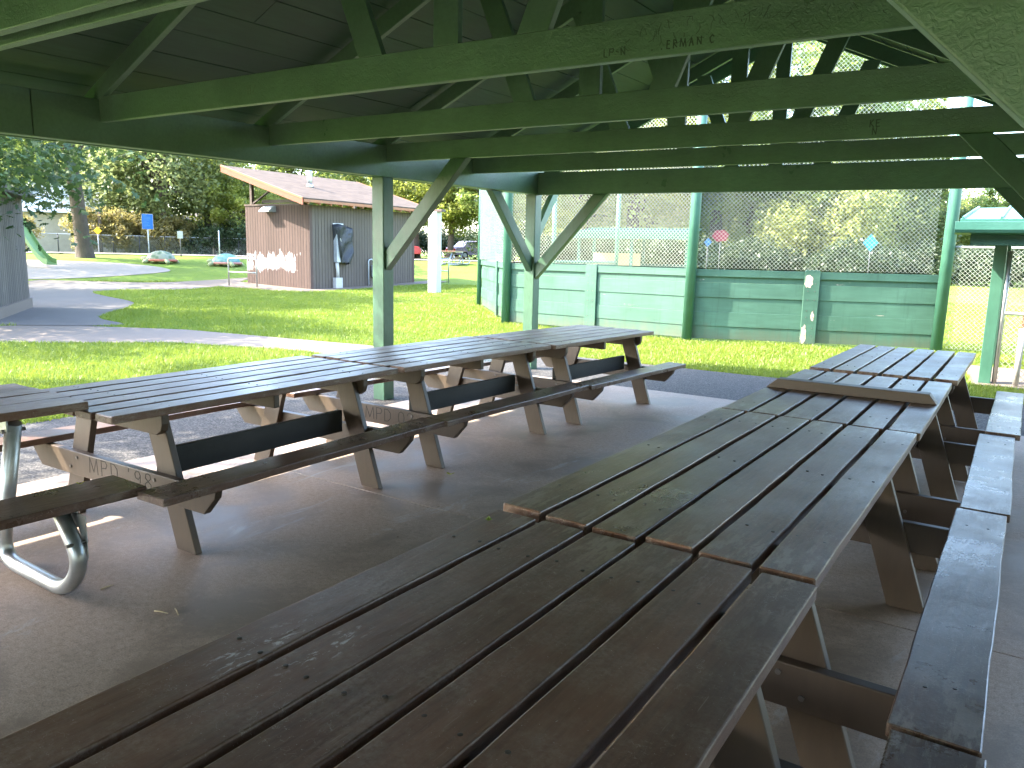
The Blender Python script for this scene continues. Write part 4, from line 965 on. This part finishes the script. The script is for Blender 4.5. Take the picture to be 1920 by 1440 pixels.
plant('shade_tree', TSM, (-11.2, 2.7, 0), 4.4, .95, 'slender young tree beyond the left frame edge shading the left shelter post', 'tree')
for x, y, sc, lab in ((7.6, 7.5, .8, 'added unseen tree blocking light from the right, level with the dugout'), (7.2, 4.2, 1.1, 'added unseen tree blocking light from the right, level with the far tables'), (6.9, .4, 1.2, 'added unseen tree blocking light from the right, level with the near bench'),
                     (7.2, -3.6, 1.2, 'added unseen tree blocking light from behind on the right'), (4.6, -11.5, 1.2, 'added unseen tree blocking light from straight behind the shelter')):
    plant('shade_tree', TK, (x, y, 0), x * 3, (sc * .9, sc * .9, sc * 1.25), lab, 'tree')  # unseen trees added to keep sky light out from right and behind
for az, r, lab in ((-38.9, 74, 'dark shrub far behind the pale legged picnic tables'), (-37.3, 76, 'dark shrub far behind the parked car'), (-35.9, 74, 'dark shrub far behind the backstop end post'), (-41.2, 74, 'dark shrub far off between the restroom building and the white post')):
    p = pol(az, r); plant('dark_shrub', TS, (p[0], p[1], p[2] - .1), rt.uniform(0, 6.3), 1.35, lab, 'shrub')
# trees outside the left edge whose shade falls on the lawn and path
for az, r, T, s, lab in ((-74, 31, TBIG, .95, 'tall tree beyond the left frame edge shading the lawn before the restroom'), (-84, 33, TBIG, .9, 'tall tree beyond the left frame edge shading the asphalt yard'), (-72.5, 42, TBIG, .85, 'tall tree left of the playground shading the far lawn')):
    p = pol(az, r); plant('shade_tree', T, (p[0], p[1], p[2] - .05), rt.uniform(0, 6.3), s, lab, 'tree')

# lawn blades near the camera, thinning with distance
def grass():
    rng = np.random.default_rng(4); N = 800000
    a = np.radians(rng.uniform(-72, 3, N)); r = 5.5 + (34 - 5.5) * rng.uniform(0, 1, N) ** 1.25
    X, Y = r * np.sin(a), r * np.cos(a); keep = np.ones(N, bool)
    for p in SHEETS: keep &= ~inside(p, X, Y)
    keep &= ~inside([(bx0, by0), (bx1, by0), (bx1, by1), (bx0, by1)], X, Y)
    # nothing hidden behind the board wall of the backstop but a sparse share
    beh = inside([(-13.6, 18.7), (-9.74, 14.4), (-5.33, 14.1), (-1.3, 15.7), (-3, 34), (-25, 34)], X, Y); keep &= ~(beh & (rng.uniform(size=N) < .92))
    X, Y, r = X[keep], Y[keep], r[keep]; n = len(X)
    Z = np.array([tz(x, y) for x, y in zip(X, Y)]) - .032
    clump = .5 + .5 * np.sin(X * 2.1 + np.sin(Y * 1.3) * 2) * np.sin(Y * 1.7 + np.cos(X * .9) * 2)
    h = rng.uniform(.028, .060, n) * (.8 + .4 * clump) * (1 + r / 60); w = .0028 + .00036 * r; th = rng.uniform(0, 2 * np.pi, n); ln = rng.normal(0, .45, (n, 2)) * h[:, None]
    B = np.stack([X, Y, Z], 1); s = np.stack([np.cos(th), np.sin(th), np.zeros(n)], 1) * w[:, None]
    Tp = B + np.stack([ln[:, 0], ln[:, 1], h], 1)
    V = np.stack([B - s, B + s, Tp], 1).reshape(-1, 3); F = np.arange(3 * n).reshape(n, 3)
    tint = np.clip(.45 * clump + rng.normal(.28, .22, n), 0, 1)
    me = np_mesh('lawn_grass', V, F, tint, [m_blade], 3); o = bpy.data.objects.new('lawn_grass', me); COL.objects.link(o); tag(o, 'short mown sunlit lawn grass around the shelter and paths', 'grass', kind='stuff')
grass()

# ------------------------------------------------------------------ playground and street furniture
def turtle(loc, rz, shell, band, label):
    o = empty('turtle_sculpture', loc, rz, label=label, cat='play sculpture', group='turtle play sculptures on the lawn')
    vs = [(0, 0, .60)]; fs = []; n, m = 20, 7
    for i in range(1, m + 1):
        a = R(90 * i / m)
        for k in range(n): t_ = 2 * math.pi * k / n; f = 1 + .03 * math.cos(t_ * 6); vs.append((.72 * f * math.sin(a) * math.cos(t_), .58 * f * math.sin(a) * math.sin(t_), .12 + .48 * math.cos(a)))
    for k in range(n): fs.append((0, 1 + k, 1 + (k + 1) % n))
    for i in range(m - 1):
        for k in range(n): fs.append((1 + i * n + k, 1 + (i + 1) * n + k, 1 + (i + 1) * n + (k + 1) % n, 1 + i * n + (k + 1) % n))
    fs.append([1 + (m - 1) * n + k for k in range(n)]); mb = MB(); mb.add(vs, fs, True); mb.build('shell', shell, o)
    rg = MB(); rg.tube([(.74 * math.cos(2 * math.pi * k / 24), .60 * math.sin(2 * math.pi * k / 24), .12) for k in range(25)], .06, 8); rg.build('shell_rim', band, o)
    hd_ = MB(); hd_.tube([(-.66, 0, .12), (-.80, 0, .17), (-.92, 0, .20), (-1.0, 0, .19)], [.10, .14, .12, .04], 12); hd_.build('head', flat('turtle_skin', (.30, .32, .16)), o)
    for sx, sy in ((-.5, -.52), (-.5, .52), (.5, -.52), (.5, .52)):
        lg = MB(); lg.tube([(sx * .8, sy * .8, .12), (sx * 1.1, sy * 1.1, .07), (sx * 1.25, sy * 1.2, -.02)], [.11, .10, .08], 10); lg.build('leg', flat('turtle_skin', (.30, .32, .16)), o)
def m_shell_(name, a, b):
    N = NT(name); v = N.n('ShaderNodeTexVoronoi'); v.inputs['Scale'].default_value = 4.5; N.l(N.coords(), v.inputs['Vector'])
    return N.bsdf(N.ramp(v.outputs['Distance'], [(.25, a), (.55, b)]), .6)
p = pol(-57.9, 43.2); turtle(p, R(35), m_shell_('turtle_shell_green', (.10, .15, .08), (.25, .26, .18)), flat('turtle_red_band', (.45, .13, .08)), 'grey green turtle sculpture beside the blue sign post')
p = pol(-53.8, 42.0); turtle(p, R(30), m_shell_('turtle_shell_teal', (.08, .22, .20), (.16, .28, .25)), flat('turtle_pink_band', (.46, .20, .16)), 'teal shelled turtle sculpture left of the restroom railing')

def sign(name, loc, h, w, hh, zc, cmat, label, cat, pole_m=None, rz=0, shape=None):
    o = empty(name, loc, rz, label=label, cat=cat); MB().tube([(0, 0, -.2), (0, 0, h)], .03, 8).build('pole', pole_m or m_greymetal, o)
    q = MB(); pts = shape or [(-w / 2, -hh / 2), (w / 2, -hh / 2), (w / 2, hh / 2), (-w / 2, hh / 2)]
    q.prism([(a, zc + b) for a, b in pts], -.05, -.032, lambda a, c, n: (a, n, c)); pn = q.build('panel', cmat, o, bev=.006)
    return o, pn
blue = flat('blue_sign_face', (.012, .13, .42))
o, pn = sign('blue_sign', pol(-58.6, 44.3), 2.25, .50, .74, 1.98, blue, 'bright blue rectangular sign on a thin post before the hedge', 'sign', rz=R(58.6)); 
MB().prism([(-.27, 1.59), (.27, 1.59), (.27, 2.37), (-.27, 2.37)], -.030, -.024, lambda a, c, n: (a, n, c)).build('border', m_white, pn)
tx = MB(); rs_ = random.Random(6)
for k in range(9):
    z = 2.27 - k * .07; L = rs_.uniform(.22, .38) if k % 4 else .16
    tx.box(-.2, -.2 + L, -.0525, -.0505, z - .010, z + .010)
tx.build('text_lines', flat('sign_text_pale', (.10, .25, .55)), pn)
sign('yellow_sign', pol(-61.55, 55.8), 1.5, .36, .36, 1.38, flat('yellow_sign_face', (.72, .46, .02)), 'small yellow diamond sign beside the big tree trunk', 'sign', rz=R(61.5), shape=[(0, -.25), (.25, 0), (0, .25), (-.25, 0)])
o = empty('wooden_post', pol(-61.4, 57.0), label='weathered brown wooden post behind the small yellow sign', cat='post'); MB().tube([(0, 0, -.1), (0, 0, 1.6), (.03, 0, 2.6)], [.11, .11, .10], 10).build('shaft', m_bark, o)
sign('white_sign', pol(-56.65, 49.3), 1.45, .30, .42, 1.22, m_white, 'little white sign on a thin dark post near the road', 'sign', flat('dark_steel', (.06, .06, .06)), rz=R(56.6))
o = empty('thin_pole', pol(-54.2, 49.0), label='thin pale grey pole between the white sign and the restroom', cat='pole'); MB().tube([(0, 0, -.1), (0, 0, 1.55)], .035, 8).build('shaft', m_greymetal, o)
o = empty('bollard', pol(-54.55, 57.0), label='stubby pale leaning bollard beside the dark shrubs', cat='bollard'); MB().tube([(0, 0, -.1), (.02, 0, .6), (.05, 0, .95)], [.11, .10, .13], 10).build('shaft', flat('pale_timber', (.45, .36, .28)), o)

# playground slide behind the shed
sp = pol(-65.0, 40.0); slide = empty('playground_slide', sp, R(25), label='light green playground slide chute behind the grey shed', cat='slide')
ch = MB(); prof = []
for k in range(13):
    u = k / 12; prof.append((-1.5 + 2.2 * u, 2.7 * (1 - sm(-.1, 1.0, u)) + .16))
vs = []; 
for (x, z) in prof:
    for dy, dz in ((-.30, .20), (-.27, .19), (-.25, .0), (.25, 0), (.27, .19), (.30, .20), (.30, -.05), (-.30, -.05)): vs.append((x, dy, z + dz))
ch.add(vs, [(i * 8 + j, i * 8 + (j + 1) % 8, (i + 1) * 8 + (j + 1) % 8, (i + 1) * 8 + j) for i in range(12) for j in range(8)] + [[j for j in range(8)], [12 * 8 + j for j in range(8)][::-1]]); 
mgs = flat('light_green_plastic', (.17, .27, .09), .4)
ch.build('chute', mgs, slide)
for y in (-.32, .32):
    MB().tube([(-1.7, y, -.1), (-1.7, y, 3.6)], .05, 10).build('post', flat('dark_green_steel', (.03, .12, .07)), slide)
    MB().tube([(-2.7, y, -.1), (-2.7, y, 3.6)], .05, 10).build('post', flat('dark_green_steel', (.03, .12, .07)), slide)
MB().box(-2.7, -1.5, -.28, .28, 2.78, 2.86).build('platform', mgs, slide)

# marker panels beyond the backstop
def marker(loc, z, shape, col, label, rz):
    o = empty('course_marker', loc, rz, label=label, cat='marker', group='coloured marker panels beyond the backstop'); MB().tube([(0, .02, -.1), (0, .02, z)], .025, 8).build('pole', flat('dark_steel', (.06, .06, .06)), o)
    MB().prism([(a, z + b) for a, b in shape], -.03, -.006, lambda a, c, n: (a, n, c)).build('panel', col, o)
dm = [(0, -.40), (.33, .0), (0, .40), (-.33, 0)]
L9 = pol(-9.0, 40); marker(L9, 2.22 - 0, dm, flat('cyan_panel', (.006, .15, .34)), 'bright blue diamond panel before the olive willow', R(9))
hexp = [(.42 * math.cos(R(60 * k + 10)), .32 * math.sin(R(60 * k + 10))) for k in range(6)]
marker(pol(-18.75, 40), 2.42, hexp, flat('crimson_panel', (.11, .006, .018)), 'crimson six sided panel seen through the mesh', R(18))
marker(pol(-19.6, 40), 2.08, [(a * .55, b * .55) for a, b in dm], flat('blue_panel', (.02, .09, .30)), 'small blue panel below and left of the crimson one', R(18))

# houses beyond the road
def house(loc, rz, w, d, h, wallm, roofm, label, rh=1.5):
    o = empty('house', loc, rz, label=label, cat='house')
    MB().box(-w / 2, w / 2, -d / 2, d / 2, -.3, h).build('wall', wallm, o)
    r_ = MB(); e = .5; r_.add([(-w / 2 - e, -d / 2 - e, h), (w / 2 + e, -d / 2 - e, h), (w / 2 + e, d / 2 + e, h), (-w / 2 - e, d / 2 + e, h), (-w / 2 + d * .4, 0, h + rh), (w / 2 - d * .4, 0, h + rh)], [(0, 1, 5, 4), (2, 3, 4, 5), (1, 2, 5), (3, 0, 4), (3, 2, 1, 0)]); r_.build('roof', roofm, o)
    for x in (-w * .3, w * .12):
        wn = MB().box(x - .9, x + .9, -d / 2 - .05, -d / 2 - .002, .9, 2.0).build('window', m_white, o); MB().box(x - .8, x + .8, -d / 2 - .07, -d / 2 - .052, 1.0, 1.9).build('pane', m_glass, wn)
    dr = MB().box(w * .33, w * .33 + .95, -d / 2 - .05, -d / 2 - .002, .0, 2.05).build('door', flat('grey_door', (.2, .2, .2)), o); MB().tube([(w * .33 + .85, -d / 2 - .12, 1.0), (w * .33 + .85, -d / 2 - .051, 1.0)], .03, 8).build('handle', m_bolt, dr)
house(pol(-63.2, 66), R(63), 13, 8, 2.6, flat('beige_siding', (.42, .36, .29)), flat('pale_roofing', (.62, .62, .62)), 'low beige house with pale grey roof beyond the road on the left', 2.2)
house(pol(-52.3, 70), R(52), 11, 8, 2.5, flat('cream_siding', (.50, .47, .38)), m_shingle_top, 'cream house half hidden beside the restroom building')

# far chain link fence along the road
rf = empty('road_fence', pol(-60, 57), label='long low chain link fence with thin posts along the far side of the road', cat='fence'); RO = tuple(rf.location)
az = [-70 + 1.55 * k for k in range(13)]
for a in az:
    q = pol(a, 56.6); MB().tube([q, (q[0], q[1], q[2] + 1.15)], .035, 8).build('post', flat('dark_steel', (.06, .06, .06)), rf, RO)
q = MB(); q.tube([(pol(a, 56.6)[0], pol(a, 56.6)[1], 2.13) for a in az], .028, 6); q.build('top_rail', m_greymetal, rf, RO)
cm = MB()
for a, b in zip(az, az[1:]): chainlink(cm, pol(a, 56.6)[:2], pol(b, 56.6)[:2], 1.03, 2.1, .12, .003)
cm.build('chain_link_mesh', m_wire, rf, RO)

# cars across the lawn
def car(loc, rz, paint, label):
    o = empty('parked_car', loc, rz, label=label, cat='car')
    prof = [(-2.2, .35), (-2.25, .75), (-2.1, .98), (-1.5, 1.02), (-1.0, 1.50), (.7, 1.52), (1.35, 1.02), (2.1, .9), (2.25, .7), (2.22, .35)]
    b = MB(); vs = []
    for y, s in ((-.86, .97), (-.70, 1.0), (.70, 1.0), (.86, .97)): vs += [(x * (1 if z < 1.1 else .98), y * (1 if z < 1.1 else .82), .35 + (z - .35) * s) for x, z in prof]
    k = len(prof); b.add(vs, [(i * k + j, i * k + (j + 1) % k, (i + 1) * k + (j + 1) % k, (i + 1) * k + j) for i in range(3) for j in range(k)] + [list(range(k)), [3 * k + j for j in range(k)][::-1]]); b.build('body', paint, o, bev=.03)
    for s in (-1, 1):
        g = MB(); g.prism([(-1.05, 1.06), (-.85, 1.40), (.6, 1.42), (1.05, 1.06)], s * .80, s * .88 if False else s * .805, lambda a, c, n: (a, n + s * .03 * (1.45 - c), c)); g.build('side_window', m_glass, o)
        MB().box(-2.262, -2.2, s * .62 - .12, s * .62 + .12, .68, .84).build('tail_light', flat('red_lens', (.45, .02, .02)), o)
        MB().box(2.2, 2.262, s * .62 - .12, s * .62 + .12, .62, .78).build('headlight', m_white, o)
        for x in (-1.4, 1.35):
            w = MB().tube([(x, s * .70, .33), (x, s * .89, .33)], .33, 18).build('wheel', m_black, o); MB().tube([(x, s * .885, .33), (x, s * .90, .33)], .19, 14).build('rim', m_greymetal, w)
car(pol(-36.5, 66), R(70), flat('violet_grey_paint', (.30, .24, .36), .3), 'violet grey car parked beyond the lawn right of the white post')
car(pol(-42.4, 61.0), R(40), flat('red_car_paint', (.45, .04, .04), .3), 'red car parked far behind the shelter brace, left of the white post')
for k, (a, r, z, lab) in enumerate(((-38.6, 45, .5, 'far picnic table with pale legs just right of the white post'), (-37.4, 46, 1.2, 'far picnic table with pale legs nearest the backstop end'))):
    c = copy_tree(mt); p = pol(a, r); place(c, p[0], p[1], p[2], z, lab, 'picnic tables on the far lawn')
